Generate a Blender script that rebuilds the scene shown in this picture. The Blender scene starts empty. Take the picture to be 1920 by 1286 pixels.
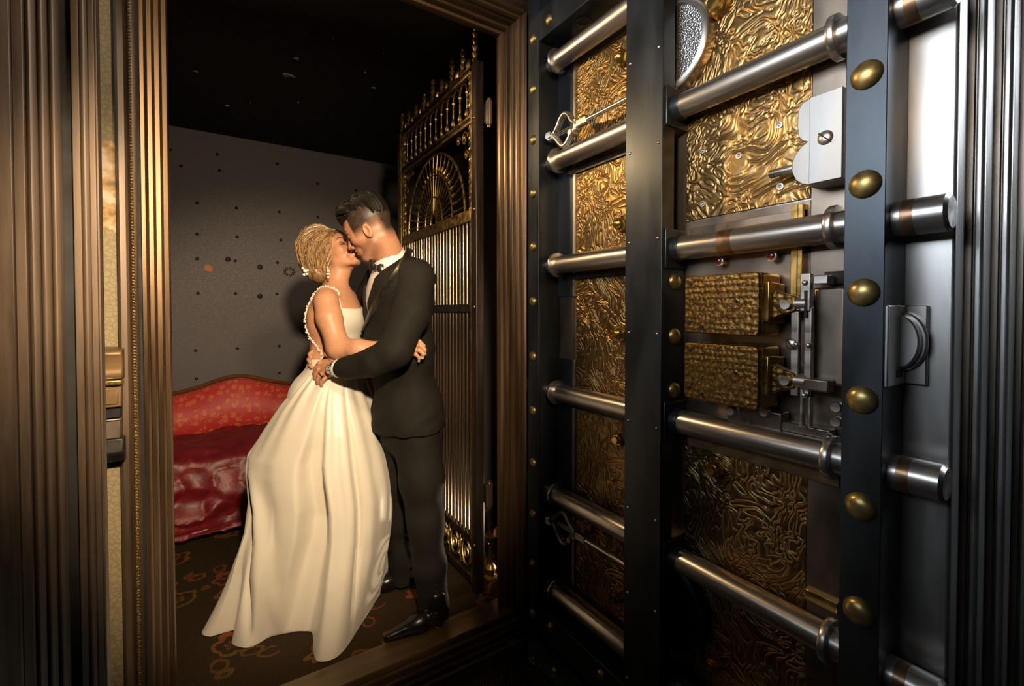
import bpy, bmesh, math, random
import numpy as np
from mathutils import Vector, Matrix, noise as mnoise
PI = math.pi
random.seed(7)
rng = np.random.default_rng(11)
scene = bpy.context.scene
COL = scene.collection

# ------------------------------------------------------------------ camera
YAW = math.radians(33.05)
cam_d = bpy.data.cameras.new('camera')
cam_d.sensor_width = 36.0
cam_d.lens = 16.0
cam_d.shift_y = -0.0224
cam_d.clip_start = 0.02
cam = bpy.data.objects.new('camera', cam_d)
cam.location = (0, 0, 1.30)
cam.rotation_euler = (math.radians(90 - 1.1), 0, -YAW)
COL.objects.link(cam)
scene.camera = cam

# ------------------------------------------------------------------ exposure / world
vs = scene.view_settings
vs.view_transform = 'Standard'
vs.look = 'None'
vs.exposure = 0.0
vs.gamma = 1.0
vs.use_curve_mapping = False
world = bpy.data.worlds.new('world')
scene.world = world
world.use_nodes = True
world.node_tree.nodes['Background'].inputs[0].default_value = (1.0, 0.86, 0.68, 1)
world.node_tree.nodes['Background'].inputs[1].default_value = 0.012

# ------------------------------------------------------------------ lights
def aim(o, target):
    d = Vector(target) - o.location
    o.rotation_euler = d.to_track_quat('-Z', 'Y').to_euler()

def light(name, kind, loc, target, energy, col, **kw):
    d = bpy.data.lights.new(name, kind)
    d.energy = energy
    d.color = col
    for k, v in kw.items():
        setattr(d, k, v)
    o = bpy.data.objects.new(name, d)
    COL.objects.link(o)
    o.location = loc
    aim(o, target)
    return o

# warm key light held just over the camera, aimed at the couple
light('key_light', 'SPOT', (0.10, -0.02, 1.84), (0.33, 2.05, 1.02), 265, (1.0, 0.74, 0.47),
      spot_size=math.radians(57), spot_blend=0.6, shadow_soft_size=0.05)
# warm hall lamp high on the right of the camera, in front of the frame
light('hall_lamp', 'SPOT', (0.42, 0.05, 2.30), (0.36, 1.6, 2.05), 82, (1.0, 0.75, 0.49),
      spot_size=math.radians(84), spot_blend=1.0, shadow_soft_size=0.10)
# cool daylight from a tall window in the hall, up on the left
light('daylight', 'AREA', (-1.75, 0.85, 2.70), (1.2, 0.45, 2.62), 15, (0.78, 0.89, 1.0),
      shape='RECTANGLE', size=1.5, size_y=1.6, spread=math.radians(64))
# added cool fill light on the right, brightening the stepped edge of the door
light('side_fill', 'AREA', (2.75, -0.75, 2.55), (1.3, 0.22, 1.95), 11, (0.80, 0.90, 1.0),
      shape='RECTANGLE', size=1.0, size_y=1.3, spread=math.radians(70))
# warm lamp that glints on the brass of the door
light('brass_lamp', 'SPOT', (0.10, 0.35, 2.00), (1.2, 0.90, 1.80), 42, (1.0, 0.70, 0.38),
      spot_size=math.radians(66), spot_blend=1.0, shadow_soft_size=0.08)
# lamp under the vault ceiling, behind the left jamb, shining out through the doorway
light('vault_lamp', 'SPOT', (-0.25, 2.46, 2.44), (1.15, 1.12, 1.75), 60, (1.0, 0.66, 0.32),
      spot_size=math.radians(70), spot_blend=1.0, shadow_soft_size=0.07)

# ------------------------------------------------------------------ helpers: materials
def _n(nt, t, **kw):
    n = nt.nodes.new(t)
    for k, v in kw.items():
        setattr(n, k, v)
    return n

def ramp(nt, stops, interp='LINEAR'):
    r = _n(nt, 'ShaderNodeValToRGB')
    e = r.color_ramp
    e.interpolation = interp
    while len(e.elements) < len(stops):
        e.elements.new(0.5)
    for el, (p, c) in zip(e.elements, stops):
        el.position = p
        el.color = (c[0], c[1], c[2], 1) if not isinstance(c, (int, float)) else (c, c, c, 1)
    return r

def newmat(name):
    m = bpy.data.materials.new(name)
    m.use_nodes = True
    nt = m.node_tree
    return m, nt, nt.nodes['Principled BSDF']

def coords(nt, scale=(1, 1, 1), rot=(0, 0, 0), kind='Object'):
    tc = _n(nt, 'ShaderNodeTexCoord')
    mp = _n(nt, 'ShaderNodeMapping')
    mp.inputs['Scale'].default_value = scale
    mp.inputs['Rotation'].default_value = rot
    nt.links.new(tc.outputs[kind], mp.inputs[0])
    return mp.outputs[0]

def math_n(nt, op, a, b=None, c=None):
    n = _n(nt, 'ShaderNodeMath', operation=op)
    for i, v in enumerate((a, b, c)):
        if v is None:
            continue
        if isinstance(v, (int, float)):
            n.inputs[i].default_value = v
        else:
            nt.links.new(v, n.inputs[i])
    return n.outputs[0]

def noise_n(nt, vec, scale, detail=4, rough=0.55, dist=0.0):
    n = _n(nt, 'ShaderNodeTexNoise')
    n.inputs['Scale'].default_value = scale
    n.inputs['Detail'].default_value = detail
    n.inputs['Roughness'].default_value = rough
    n.inputs['Distortion'].default_value = dist
    nt.links.new(vec, n.inputs['Vector'])
    return n

def bump_n(nt, height, strength, dist, bsdf, prev=None):
    b = _n(nt, 'ShaderNodeBump')
    b.inputs['Strength'].default_value = strength
    b.inputs['Distance'].default_value = dist
    nt.links.new(height, b.inputs['Height'])
    if prev is not None:
        nt.links.new(prev, b.inputs['Normal'])
    nt.links.new(b.outputs[0], bsdf.inputs['Normal'])
    return b.outputs[0]

def mix_c(nt, fac, a, b, blend='MIX'):
    m = _n(nt, 'ShaderNodeMix', data_type='RGBA', blend_type=blend)
    for sock, v in ((m.inputs[0], fac), (m.inputs[6], a), (m.inputs[7], b)):
        if isinstance(v, (int, float)):
            sock.default_value = v
        elif isinstance(v, tuple):
            sock.default_value = (v[0], v[1], v[2], 1)
        else:
            nt.links.new(v, sock)
    return m.outputs[2]

def pm(name, col, metal=0.0, rough=0.5, var=0.25, scale=12, stretch=(1, 1, 1), bump=0.0, bdist=0.002,
       col2=None, rvar=0.12, spec=0.5, detail=5, sheen=0.0, coat=0.0):
    """colour with grain, uneven gloss and fine relief"""
    m, nt, b = newmat(name)
    vec = coords(nt, stretch)
    n = noise_n(nt, vec, scale, detail)
    c0 = tuple(max(0, c * (1 - var)) for c in col)
    c1 = col2 if col2 else tuple(min(1, c * (1 + var)) for c in col)
    r = ramp(nt, [(0.32, c0), (0.68, c1)])
    nt.links.new(n.outputs[0], r.inputs[0])
    nt.links.new(r.outputs[0], b.inputs['Base Color'])
    b.inputs['Metallic'].default_value = metal
    b.inputs['Specular IOR Level'].default_value = spec
    rr = ramp(nt, [(0.3, max(0.02, rough - rvar)), (0.7, min(1, rough + rvar))])
    nt.links.new(n.outputs[0], rr.inputs[0])
    nt.links.new(rr.outputs[0], b.inputs['Roughness'])
    if bump:
        bump_n(nt, n.outputs[0], bump, bdist, b)
    if sheen:
        b.inputs['Sheen Weight'].default_value = sheen
    if coat:
        b.inputs['Coat Weight'].default_value = coat
        b.inputs['Coat Roughness'].default_value = 0.2
    return m

M = {}
M['bronze'] = pm('weathered_bronze', (0.15, 0.092, 0.050), 0.75, 0.36, 0.45, 26, (1, 1, 0.05), 0.25, 0.002,
                 col2=(0.21, 0.135, 0.077))
M['bronze_h'] = pm('weathered_bronze_lintel', (0.15, 0.092, 0.050), 0.75, 0.36, 0.45, 26, (0.05, 1, 1), 0.25, 0.002,
                   col2=(0.21, 0.135, 0.077))
M['sill_metal'] = pm('worn_bronze_sill', (0.17, 0.105, 0.048), 0.4, 0.45, 0.35, 20, (0.15, 1, 1), 0.2, 0.002)
M['oak'] = pm('dark_streaked_wood', (0.085, 0.055, 0.033), 0.25, 0.42, 0.55, 17, (1, 1, 0.09), 0.35, 0.003,
              col2=(0.17, 0.118, 0.075))
M['gilt'] = pm('speckled_gilt', (0.10, 0.06, 0.02), 0.6, 0.42, 0.6, 260, (1, 1, 0.7), 0.8, 0.004,
               col2=(0.30, 0.20, 0.075), detail=3)
M['gunmetal'] = pm('blued_gunmetal', (0.056, 0.066, 0.078), 0.75, 0.36, 0.30, 9, (1, 1, 0.3), 0.06, 0.001, rvar=0.08)
M['steel'] = pm('worn_polished_steel', (0.60, 0.57, 0.54), 0.95, 0.32, 0.22, 30, (1, 0.05, 1), 0.05, 0.001, rvar=0.10)
M['edge_steel'] = pm('stained_bright_steel', (0.40, 0.34, 0.29), 0.9, 0.33, 0.25, 8, (1, 1, 0.15), 0.06, 0.002,
                     col2=(0.62, 0.61, 0.60), rvar=0.12)
M['plate_steel'] = pm('brown_tinted_steel', (0.26, 0.21, 0.17), 0.9, 0.34, 0.3, 7, (1, 1, 0.4), 0.05, 0.001)
M['copper_tint'] = pm('copper_stained_steel', (0.34, 0.20, 0.12), 0.9, 0.36, 0.3, 30)
M['dull_steel'] = pm('matte_machined_steel', (0.34, 0.335, 0.33), 0.9, 0.40, 0.2, 9, (1, 1, 0.2), 0.05, 0.001)
M['stud'] = pm('dull_brass_stud', (0.42, 0.31, 0.12), 0.85, 0.36, 0.25, 30, bump=0.05)
M['brass'] = pm('polished_brass', (0.56, 0.36, 0.11), 0.95, 0.24, 0.2, 24, bump=0.05)
M['gate_brass'] = pm('antique_gate_brass', (0.34, 0.22, 0.075), 0.9, 0.38, 0.4, 40, bump=0.1, col2=(0.62, 0.43, 0.17))
M['gate_bar'] = pm('nickel_gate_bar', (0.40, 0.31, 0.23), 0.95, 0.25, 0.25, 30, (1, 1, 0.05), rvar=0.08)
M['gate_iron'] = pm('dark_gate_iron', (0.07, 0.055, 0.045), 0.8, 0.38, 0.4, 22, (1, 1, 0.1), 0.1)
M['black'] = pm('black_recess', (0.006, 0.006, 0.006), 0.0, 0.7, 0.2)
M['dark_iron'] = pm('black_iron', (0.03, 0.028, 0.026), 0.7, 0.4, 0.3, 20)
M['red_jewel'] = pm('red_jewel', (0.12, 0.012, 0.02), 0.0, 0.12, 0.2, coat=1.0)
M['vault_wall'] = pm('slate_painted_steel', (0.125, 0.116, 0.124), 0.1, 0.6, 0.10, 120, bump=0.10, bdist=0.001)
M['vault_ceiling'] = pm('black_painted_ceiling', (0.012, 0.012, 0.012), 0.0, 0.75, 0.3, 20, bump=0.1)
M['chip_orange'] = pm('orange_primer_chip', (0.55, 0.20, 0.09), 0, 0.7, 0.15)
M['chip_white'] = pm('pale_plaster_chip', (0.42, 0.36, 0.28), 0, 0.8, 0.3)
M['walnut'] = pm('carved_walnut', (0.17, 0.06, 0.018), 0, 0.32, 0.35, 20, (0.2, 1, 1), 0.1, coat=0.3)
M['hall_wall'] = pm('hall_panelling', (0.105, 0.072, 0.045), 0, 0.6, 0.25, 6, (4, 4, 0.4))
M['hall_ceiling'] = pm('hall_plaster', (0.40, 0.36, 0.30), 0, 0.8, 0.1, 6)
M['hall_floor'] = pm('hall_floor_boards', (0.06, 0.042, 0.028), 0, 0.45, 0.4, 5, (1, 6, 1))

def engraved(name, c_dark, c_lite, rough, scale, freq, bump):
    """damascened brass: worm-like ridges along the contour lines of a noise"""
    m, nt, b = newmat(name)
    vec = coords(nt)
    n = noise_n(nt, vec, scale, 1.6, 0.5, 2.0)
    ph = math_n(nt, 'MULTIPLY', n.outputs[0], freq)
    s = math_n(nt, 'SINE', ph)
    a = math_n(nt, 'ABSOLUTE', s)
    line = math_n(nt, 'POWER', math_n(nt, 'SUBTRACT', 1.0, a), 7.0)
    col = mix_c(nt, line, c_dark, c_lite)
    n2 = noise_n(nt, vec, 5, 4)
    tint = ramp(nt, [(0.3, 0.7), (0.7, 1.1)])
    nt.links.new(n2.outputs[0], tint.inputs[0])
    col = mix_c(nt, 1.0, col, tint.outputs[0], 'MULTIPLY')
    nt.links.new(col, b.inputs['Base Color'])
    b.inputs['Metallic'].default_value = 0.95
    b.inputs['Roughness'].default_value = rough
    hgt = math_n(nt, 'ADD', math_n(nt, 'MULTIPLY', line, 0.8), a)
    fine = noise_n(nt, vec, 180, 2)
    p = bump_n(nt, fine.outputs[0], 0.15, 0.001, b)
    bump_n(nt, hgt, bump, 0.006, b, p)
    return m

M['engraved'] = engraved('damascened_brass', (0.33, 0.205, 0.08), (0.82, 0.60, 0.29), 0.34, 8.0, 30.0, 0.38)

def basket(name):
    """time-lock covers: basket-weave chasing"""
    m, nt, b = newmat(name)
    vec = coords(nt, (1, 1, 1))
    ck = _n(nt, 'ShaderNodeTexVoronoi', feature='F1', distance='MANHATTAN')
    ck.inputs['Scale'].default_value = 62
    ck.inputs['Randomness'].default_value = 0.55
    nt.links.new(vec, ck.inputs['Vector'])
    col = ramp(nt, [(0.1, (0.36, 0.22, 0.07)), (0.8, (0.17, 0.095, 0.028))])
    nt.links.new(ck.outputs['Distance'], col.inputs[0])
    nt.links.new(col.outputs[0], b.inputs['Base Color'])
    b.inputs['Metallic'].default_value = 0.95
    b.inputs['Roughness'].default_value = 0.40
    inv = math_n(nt, 'SUBTRACT', 1.0, ck.outputs['Distance'])
    bump_n(nt, inv, 0.4, 0.004, b)
    return m
M['basket'] = basket('chased_time_lock_brass')

def knurl(name):
    m, nt, b = newmat(name)
    vec = coords(nt)
    v = _n(nt, 'ShaderNodeTexVoronoi')
    v.inputs['Scale'].default_value = 190
    nt.links.new(vec, v.inputs['Vector'])
    b.inputs['Base Color'].default_value = (0.55, 0.53, 0.52, 1)
    b.inputs['Metallic'].default_value = 0.95
    b.inputs['Roughness'].default_value = 0.33
    bump_n(nt, v.outputs['Distance'], 0.6, 0.003, b)
    return m
M['knurl'] = knurl('hammered_steel')

def wallpaper():
    m, nt, b = newmat('cream_wallpaper')
    vec = coords(nt)
    v = _n(nt, 'ShaderNodeTexVoronoi', feature='DISTANCE_TO_EDGE')
    v.inputs['Scale'].default_value = 75
    nt.links.new(vec, v.inputs['Vector'])
    r = ramp(nt, [(0.0, (0.19, 0.15, 0.075)), (0.16, (0.26, 0.215, 0.12))])
    nt.links.new(v.outputs['Distance'], r.inputs[0])
    # torn patch with bare plaster and amber paste, between two heights on the wall
    sep = _n(nt, 'ShaderNodeSeparateXYZ')
    tc = _n(nt, 'ShaderNodeTexCoord')
    nt.links.new(tc.outputs['Object'], sep.inputs[0])
    nz = noise_n(nt, vec, 16, 4)
    zz = math_n(nt, 'ADD', sep.outputs[2], math_n(nt, 'MULTIPLY', math_n(nt, 'SUBTRACT', nz.outputs[0], 0.5), 0.30))
    d = math_n(nt, 'ABSOLUTE', math_n(nt, 'SUBTRACT', zz, 0.195))
    msk = math_n(nt, 'LESS_THAN', d, 0.115)
    nz2 = noise_n(nt, vec, 22, 3)
    patch = ramp(nt, [(0.40, (0.16, 0.12, 0.06)), (0.47, (0.36, 0.20, 0.06)), (0.54, (0.40, 0.28, 0.15)),
                      (0.62, (0.52, 0.43, 0.30))])
    nt.links.new(nz2.outputs[0], patch.inputs[0])
    col = mix_c(nt, msk, r.outputs[0], patch.outputs[0])
    nt.links.new(col, b.inputs['Base Color'])
    b.inputs['Roughness'].default_value = 0.6
    bump_n(nt, v.outputs['Distance'], 0.2, 0.002, b)
    return m
M['wallpaper'] = wallpaper()

def carpet():
    m, nt, b = newmat('dark_floral_carpet')
    vec = coords(nt)
    nz = noise_n(nt, vec, 5, 2)
    off = _n(nt, 'ShaderNodeMixRGB', blend_type='LINEAR_LIGHT')
    off.inputs[0].default_value = 0.06
    nt.links.new(vec, off.inputs[1]); nt.links.new(nz.outputs[1], off.inputs[2])
    v = _n(nt, 'ShaderNodeTexVoronoi')
    v.inputs['Scale'].default_value = 4.4
    v.inputs['Randomness'].default_value = 0.75
    nt.links.new(off.outputs[0], v.inputs['Vector'])
    # petalled rings around each cell centre
    sub = _n(nt, 'ShaderNodeVectorMath', operation='SUBTRACT')
    sc = _n(nt, 'ShaderNodeVectorMath', operation='SCALE')
    sc.inputs['Scale'].default_value = 1.0
    nt.links.new(off.outputs[0], sub.inputs[0]); nt.links.new(v.outputs['Position'], sub.inputs[1])
    sp = _n(nt, 'ShaderNodeSeparateXYZ'); nt.links.new(sub.outputs[0], sp.inputs[0])
    ang = math_n(nt, 'ARCTAN2', sp.outputs[1], sp.outputs[0])
    pet = math_n(nt, 'MULTIPLY', math_n(nt, 'ABSOLUTE', math_n(nt, 'SINE', math_n(nt, 'MULTIPLY', ang, 2.5))), 0.07)
    dd = math_n(nt, 'SUBTRACT', v.outputs['Distance'], pet)
    ring1 = math_n(nt, 'LESS_THAN', math_n(nt, 'ABSOLUTE', math_n(nt, 'SUBTRACT', dd, 0.24)), 0.034)
    ring2 = math_n(nt, 'LESS_THAN', math_n(nt, 'ABSOLUTE', math_n(nt, 'SUBTRACT', dd, 0.06)), 0.018)
    v2 = _n(nt, 'ShaderNodeTexVoronoi')
    v2.inputs['Scale'].default_value = 8.0
    nt.links.new(off.outputs[0], v2.inputs['Vector'])
    gate_ = math_n(nt, 'GREATER_THAN', noise_n(nt, vec, 2.3, 1).outputs[0], 0.52)
    leaf = math_n(nt, 'MULTIPLY', math_n(nt, 'LESS_THAN', math_n(nt, 'ABSOLUTE', math_n(nt, 'SUBTRACT', v2.outputs['Distance'], 0.27)), 0.05), gate_)
    msk = math_n(nt, 'MAXIMUM', math_n(nt, 'MAXIMUM', ring1, ring2), math_n(nt, 'MULTIPLY', leaf, 0.7))
    hue = noise_n(nt, vec, 3.0, 1)
    pc = ramp(nt, [(0.4, (0.15, 0.085, 0.022)), (0.62, (0.24, 0.066, 0.02))])
    nt.links.new(hue.outputs[0], pc.inputs[0])
    col = mix_c(nt, math_n(nt, 'MULTIPLY', msk, 0.8), (0.038, 0.024, 0.012), pc.outputs[0])
    fib = noise_n(nt, vec, 260, 2)
    fr = ramp(nt, [(0.3, 0.6), (0.7, 1.25)]); nt.links.new(fib.outputs[0], fr.inputs[0])
    col = mix_c(nt, 1.0, col, fr.outputs[0], 'MULTIPLY')
    nt.links.new(col, b.inputs['Base Color'])
    b.inputs['Roughness'].default_value = 0.95
    b.inputs['Specular IOR Level'].default_value = 0.1
    bump_n(nt, fib.outputs[0], 0.6, 0.004, b)
    return m
M['carpet'] = carpet()

def brocade():
    m, nt, b = newmat('red_brocade')
    vec = coords(nt)
    v = _n(nt, 'ShaderNodeTexVoronoi'); v.inputs['Scale'].default_value = 22; v.inputs['Randomness'].default_value = 0.7
    nt.links.new(vec, v.inputs['Vector'])
    n = noise_n(nt, vec, 34, 2, 0.5, 2.0)
    k = math_n(nt, 'SUBTRACT', math_n(nt, 'MULTIPLY', n.outputs[0], 1.1), v.outputs['Distance'])
    r = ramp(nt, [(0.14, (0.50, 0.026, 0.022)), (0.26, (0.60, 0.12, 0.045))])
    nt.links.new(k, r.inputs[0])
    nt.links.new(r.outputs[0], b.inputs['Base Color'])
    b.inputs['Roughness'].default_value = 0.5
    b.inputs['Sheen Weight'].default_value = 0.5
    b.inputs['Sheen Tint'].default_value = (1, 0.3, 0.2, 1)
    bump_n(nt, k, 0.3, 0.003, b)
    return m
M['brocade'] = brocade()

def satin(name, col, rough, scale, bump, var=0.15, bd=0.01, sheen=0.25):
    m, nt, b = newmat(name)
    vec = coords(nt)
    n = noise_n(nt, vec, scale, 3, 0.5, 0.6)
    r = ramp(nt, [(0.3, tuple(c * (1 - var) for c in col)), (0.7, tuple(min(1, c * (1 + var)) for c in col))])
    nt.links.new(n.outputs[0], r.inputs[0])
    nt.links.new(r.outputs[0], b.inputs['Base Color'])
    b.inputs['Roughness'].default_value = rough
    b.inputs['Sheen Weight'].default_value = sheen
    b.inputs['Specular IOR Level'].default_value = 0.6
    bump_n(nt, n.outputs[0], bump, bd, b)
    return m
M['throw'] = satin('crimson_satin', (0.17, 0.009, 0.014), 0.46, 16, 0.25, 0.3, 0.02, 0.0)

def grating():
    m, nt, b = newmat('dark_floor_plate')
    vec = coords(nt)
    n = noise_n(nt, vec, 8, 4)
    r = ramp(nt, [(0.3, (0.020, 0.018, 0.012)), (0.7, (0.045, 0.040, 0.028))])
    nt.links.new(n.outputs[0], r.inputs[0]); nt.links.new(r.outputs[0], b.inputs['Base Color'])
    b.inputs['Metallic'].default_value = 0.4
    b.inputs['Roughness'].default_value = 0.5
    return m
M['floor_plate'] = grating()

# ------------------------------------------------------------------ helpers: meshes
class MB:
    def __init__(s):
        s.v = []; s.f = []; s.smooth = []
    def add(s, verts, faces, smooth=False):
        o = len(s.v)
        s.v += [tuple(p) for p in verts]
        s.f += [tuple(i + o for i in f) for f in faces]
        s.smooth += [smooth] * len(faces)
        return s
    def box(s, x0, x1, y0, y1, z0, z1):
        v = [(x, y, z) for x in (x0, x1) for y in (y0, y1) for z in (z0, z1)]
        return s.add(v, [(0, 1, 3, 2), (4, 6, 7, 5), (0, 4, 5, 1), (2, 3, 7, 6), (0, 2, 6, 4), (1, 5, 7, 3)])
    def prism(s, prof, axis, a, b):
        """prof: list of 2D points; axis 'X' -> prof is (y,z), 'Y' -> (x,z), 'Z' -> (x,y)"""
        def P(p, t):
            return {'X': (t, p[0], p[1]), 'Y': (p[0], t, p[1]), 'Z': (p[0], p[1], t)}[axis]
        n = len(prof)
        v = [P(p, a) for p in prof] + [P(p, b) for p in prof]
        f = [(i, (i + 1) % n, n + (i + 1) % n, n + i) for i in range(n)]
        f += [tuple(range(n))[::-1], tuple(range(n, 2 * n))]
        return s.add(v, f)
    def lathe(s, prof, o, ax, n=20, smooth=True):
        """prof: list of (radius, distance along ax)"""
        o = Vector(o); ax = Vector(ax).normalized()
        t = ax.orthogonal().normalized(); w = ax.cross(t)
        v = []
        for r, h in prof:
            for k in range(n):
                a = 2 * PI * k / n
                v.append(o + ax * h + (t * math.cos(a) + w * math.sin(a)) * max(r, 1e-5))
        f = []
        for i in range(len(prof) - 1):
            for k in range(n):
                f.append((i * n + k, i * n + (k + 1) % n, (i + 1) * n + (k + 1) % n, (i + 1) * n + k))
        s.add(v, f, smooth)
        m = len(s.v) - len(v)
        s.f.append(tuple(m + k for k in range(n))[::-1]); s.smooth.append(False)
        s.f.append(tuple(m + (len(prof) - 1) * n + k for k in range(n))); s.smooth.append(False)
        return s
    def cyl(s, a, b, r, n=20, r2=None, smooth=True):
        a = Vector(a); b = Vector(b)
        return s.lathe([(r, 0), (r if r2 is None else r2, (b - a).length)], a, b - a, n, smooth)
    def tube(s, pts, r, n=8, closed=False, taper=None):
        pts = [Vector(p) for p in pts]
        m = len(pts)
        v = []; up = None
        for i, p in enumerate(pts):
            if closed:
                d = pts[(i + 1) % m] - pts[i - 1]
            else:
                d = pts[min(i + 1, m - 1)] - pts[max(i - 1, 0)]
            d.normalize()
            if up is None:
                up = d.orthogonal().normalized()
            up = (up - d * up.dot(d))
            up = up.normalized() if up.length > 1e-6 else d.orthogonal().normalized()
            w = d.cross(up)
            rr = r * (taper[i] if taper else 1)
            for k in range(n):
                a = 2 * PI * k / n
                v.append(p + (up * math.cos(a) + w * math.sin(a)) * rr)
        f = []
        for i in range(m if closed else m - 1):
            j = (i + 1) % m
            for k in range(n):
                f.append((i * n + k, i * n + (k + 1) % n, j * n + (k + 1) % n, j * n + k))
        s.add(v, f, True)
        if not closed:
            o = len(s.v) - len(v)
            s.f.append(tuple(o + k for k in range(n))[::-1]); s.smooth.append(False)
            s.f.append(tuple(o + (m - 1) * n + k for k in range(n))); s.smooth.append(False)
        return s
    def grid(s, P, smooth=True, wrap=False):
        """P: 2-D list of points"""
        nu, nv = len(P), len(P[0])
        v = [p for row in P for p in row]
        f = []
        for i in range(nu - 1):
            for j in range(nv if wrap else nv - 1):
                k = (j + 1) % nv
                f.append((i * nv + j, i * nv + k, (i + 1) * nv + k, (i + 1) * nv + j))
        return s.add(v, f, smooth)
    def mesh(s, name, origin):
        me = bpy.data.meshes.new(name)
        ox, oy, oz = origin
        me.from_pydata([(x - ox, y - oy, z - oz) for x, y, z in s.v], [], s.f)
        me.polygons.foreach_set('use_smooth', s.smooth)
        me.update()
        bm = bmesh.new(); bm.from_mesh(me)
        bmesh.ops.recalc_face_normals(bm, faces=bm.faces)
        bm.to_mesh(me); bm.free()
        me.set_sharp_from_angle(angle=math.radians(38))
        return me
    def centre(s):
        a = np.array(s.v)
        return tuple((a.min(0) + a.max(0)) / 2)

WL = {}                                    # object name -> world location of its origin (unrotated things)
def link(o, parent, loc, mat=None):
    COL.objects.link(o)
    o.location = loc
    WL[o.name] = Vector(loc)
    if parent is not None:
        o.parent = parent
        o.matrix_parent_inverse = Matrix.Translation(-WL[parent.name])
    if mat is not None and o.data is not None and len(o.data.materials) == 0:
        o.data.materials.append(mat)
    return o

def obj(name, mb, mat, parent=None, bevel=0.0, origin=None, seg=2):
    o0 = origin or mb.centre()
    o = bpy.data.objects.new(name, mb.mesh(name, o0))
    link(o, parent, o0, mat)
    if bevel:
        b = o.modifiers.new('bevel', 'BEVEL')
        b.width = bevel; b.segments = seg; b.limit_method = 'ANGLE'; b.angle_limit = math.radians(40)
        b.harden_normals = False
    return o

def inst(name, mesh, loc, parent, rot=None):
    o = bpy.data.objects.new(name, mesh)
    link(o, parent, loc)
    if rot:
        o.rotation_euler = rot
    return o

def thing(name, label, cat, loc, group=None):
    o = bpy.data.objects.new(name, None)
    o.empty_display_size = 0.1
    link(o, None, loc)
    o['label'] = label; o['category'] = cat
    if group:
        o['group'] = group
    return o

def tag(o, label, cat, group=None):
    o['label'] = label; o['category'] = cat
    if group:
        o['group'] = group
    return o

def struct(name, mb, mat, bevel=0.0, label=None, parent=None, origin=None):
    o = obj(name, mb, mat, parent, bevel, origin)
    if parent is None:
        o['kind'] = 'structure'
    if label:
        o['label'] = label
    return o

def hexnut(mb, o, ax, r, h):
    return mb.lathe([(r * 0.9, 0), (r, h * 0.08), (r, h * 0.8), (r * 0.82, h)], o, ax, 6, False)

def dome(mb, o, ax, r, h, n=20):
    prof = [(r * math.cos(a), h * math.sin(a)) for a in np.linspace(0, PI / 2, 7)]
    return mb.lathe([(r, -0.002)] + prof, o, ax, n)

# ================================================================== STRUCTURE
XL, XR = -0.112, 1.035                    # clear opening
ZT = 2.487
# vault interior
struct('floor', MB().box(-1.7, 1.67, 1.70, 3.95, -0.06, 0.0), M['carpet'], label='dark brown floral carpet of the vault')
struct('ceiling', MB().box(-1.7, 1.67, 1.74, 3.99, 2.585, 2.66), M['vault_ceiling'], label='black flaking vault ceiling')
wb = struct('wall_back', MB().box(-1.74, 1.71, 3.95, 4.03, -0.06, 2.66), M['vault_wall'],
            label='slate grey steel back wall with bolt holes')
struct('wall_left', MB().box(-1.78, -1.70, 1.70, 3.95, -0.06, 2.66), M['vault_wall'])
struct('wall_right', MB().box(1.67, 1.75, 1.76, 3.95, -0.06, 2.66), M['vault_wall'])
# bolt holes and chips on the back wall
hole = MB().lathe([(0.0115, 0.0), (0.0108, 0.003), (0.009, 0.004), (0.008, 0.0015), (0.0005, 0.001)], (0, 0, 0), (0, -1, 0), 12)
hole_me = hole.mesh('bolt_hole', (0, 0, 0)); hole_me.materials.append(M['black'])
pts = [(-0.194, 2.316), (0.033, 2.323), (0.02, 2.438), (-0.252, 2.419), (-0.104, 2.072), (0.136, 2.065), (-0.106, 1.85),
       (0.138, 1.851), (-0.108, 1.674), (0.126, 1.674), (0.404, 1.676), (-0.105, 1.428), (0.124, 1.431), (0.398, 1.435),
       (0.429, 1.853), (0.409, 2.438), (-0.123, 1.02), (0.132, 1.022), (0.411, 1.03), (-0.122, 0.818), (0.136, 0.81),
       (0.41, 0.819), (0.42, 2.07), (0.70, 2.06), (0.71, 1.85), (0.70, 2.33), (1.0, 2.32), (0.70, 1.43), (-0.5, 1.43),
       (-0.5, 1.67), (-0.5, 1.85), (-0.5, 2.07), (-0.5, 1.02), (1.0, 2.07)]
for x, z in pts:
    inst('bolt_hole', hole_me, (x, 3.95, z), wb)
for x, z, k in [(0.079, 1.682, 1.6), (0.285, 1.637, 1.7), (0.283, 1.414, 1.7)]:
    o = inst('bolt_hole', hole_me, (x, 3.95, z), wb); o.scale = (k, 1.2, k)
sc = MB()
for k in range(9):
    a = k * 0.7; r = 0.034 + 0.008 * math.sin(3.1 * k)
    sc.lathe([(0.012, 0), (0.010, 0.006), (0.002, 0.008)], (0.485 + r * math.cos(a), 3.95, 1.61 + r * 0.8 * math.sin(a)), (0, -1, 0), 6, False)
obj('patched_hole', sc, M['dark_iron'], wb)
def chip(name, x, z, s, parent, mat, seed):
    r = random.Random(seed)
    prof = [(x + s * math.cos(a) * r.uniform(0.7, 1.1), z + s * math.sin(a) * r.uniform(0.7, 1.15)) for a in np.linspace(0, 2 * PI, 9)[:-1]]
    return obj(name, MB().prism(prof, 'Y', 3.947, 3.951), mat, parent)
o = chip('paint_chip', -0.038, 1.61, 0.030, wb, M['chip_orange'], 4)
o['label'] = 'orange primer showing through chipped paint'
ce = bpy.data.objects['ceiling']
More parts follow.
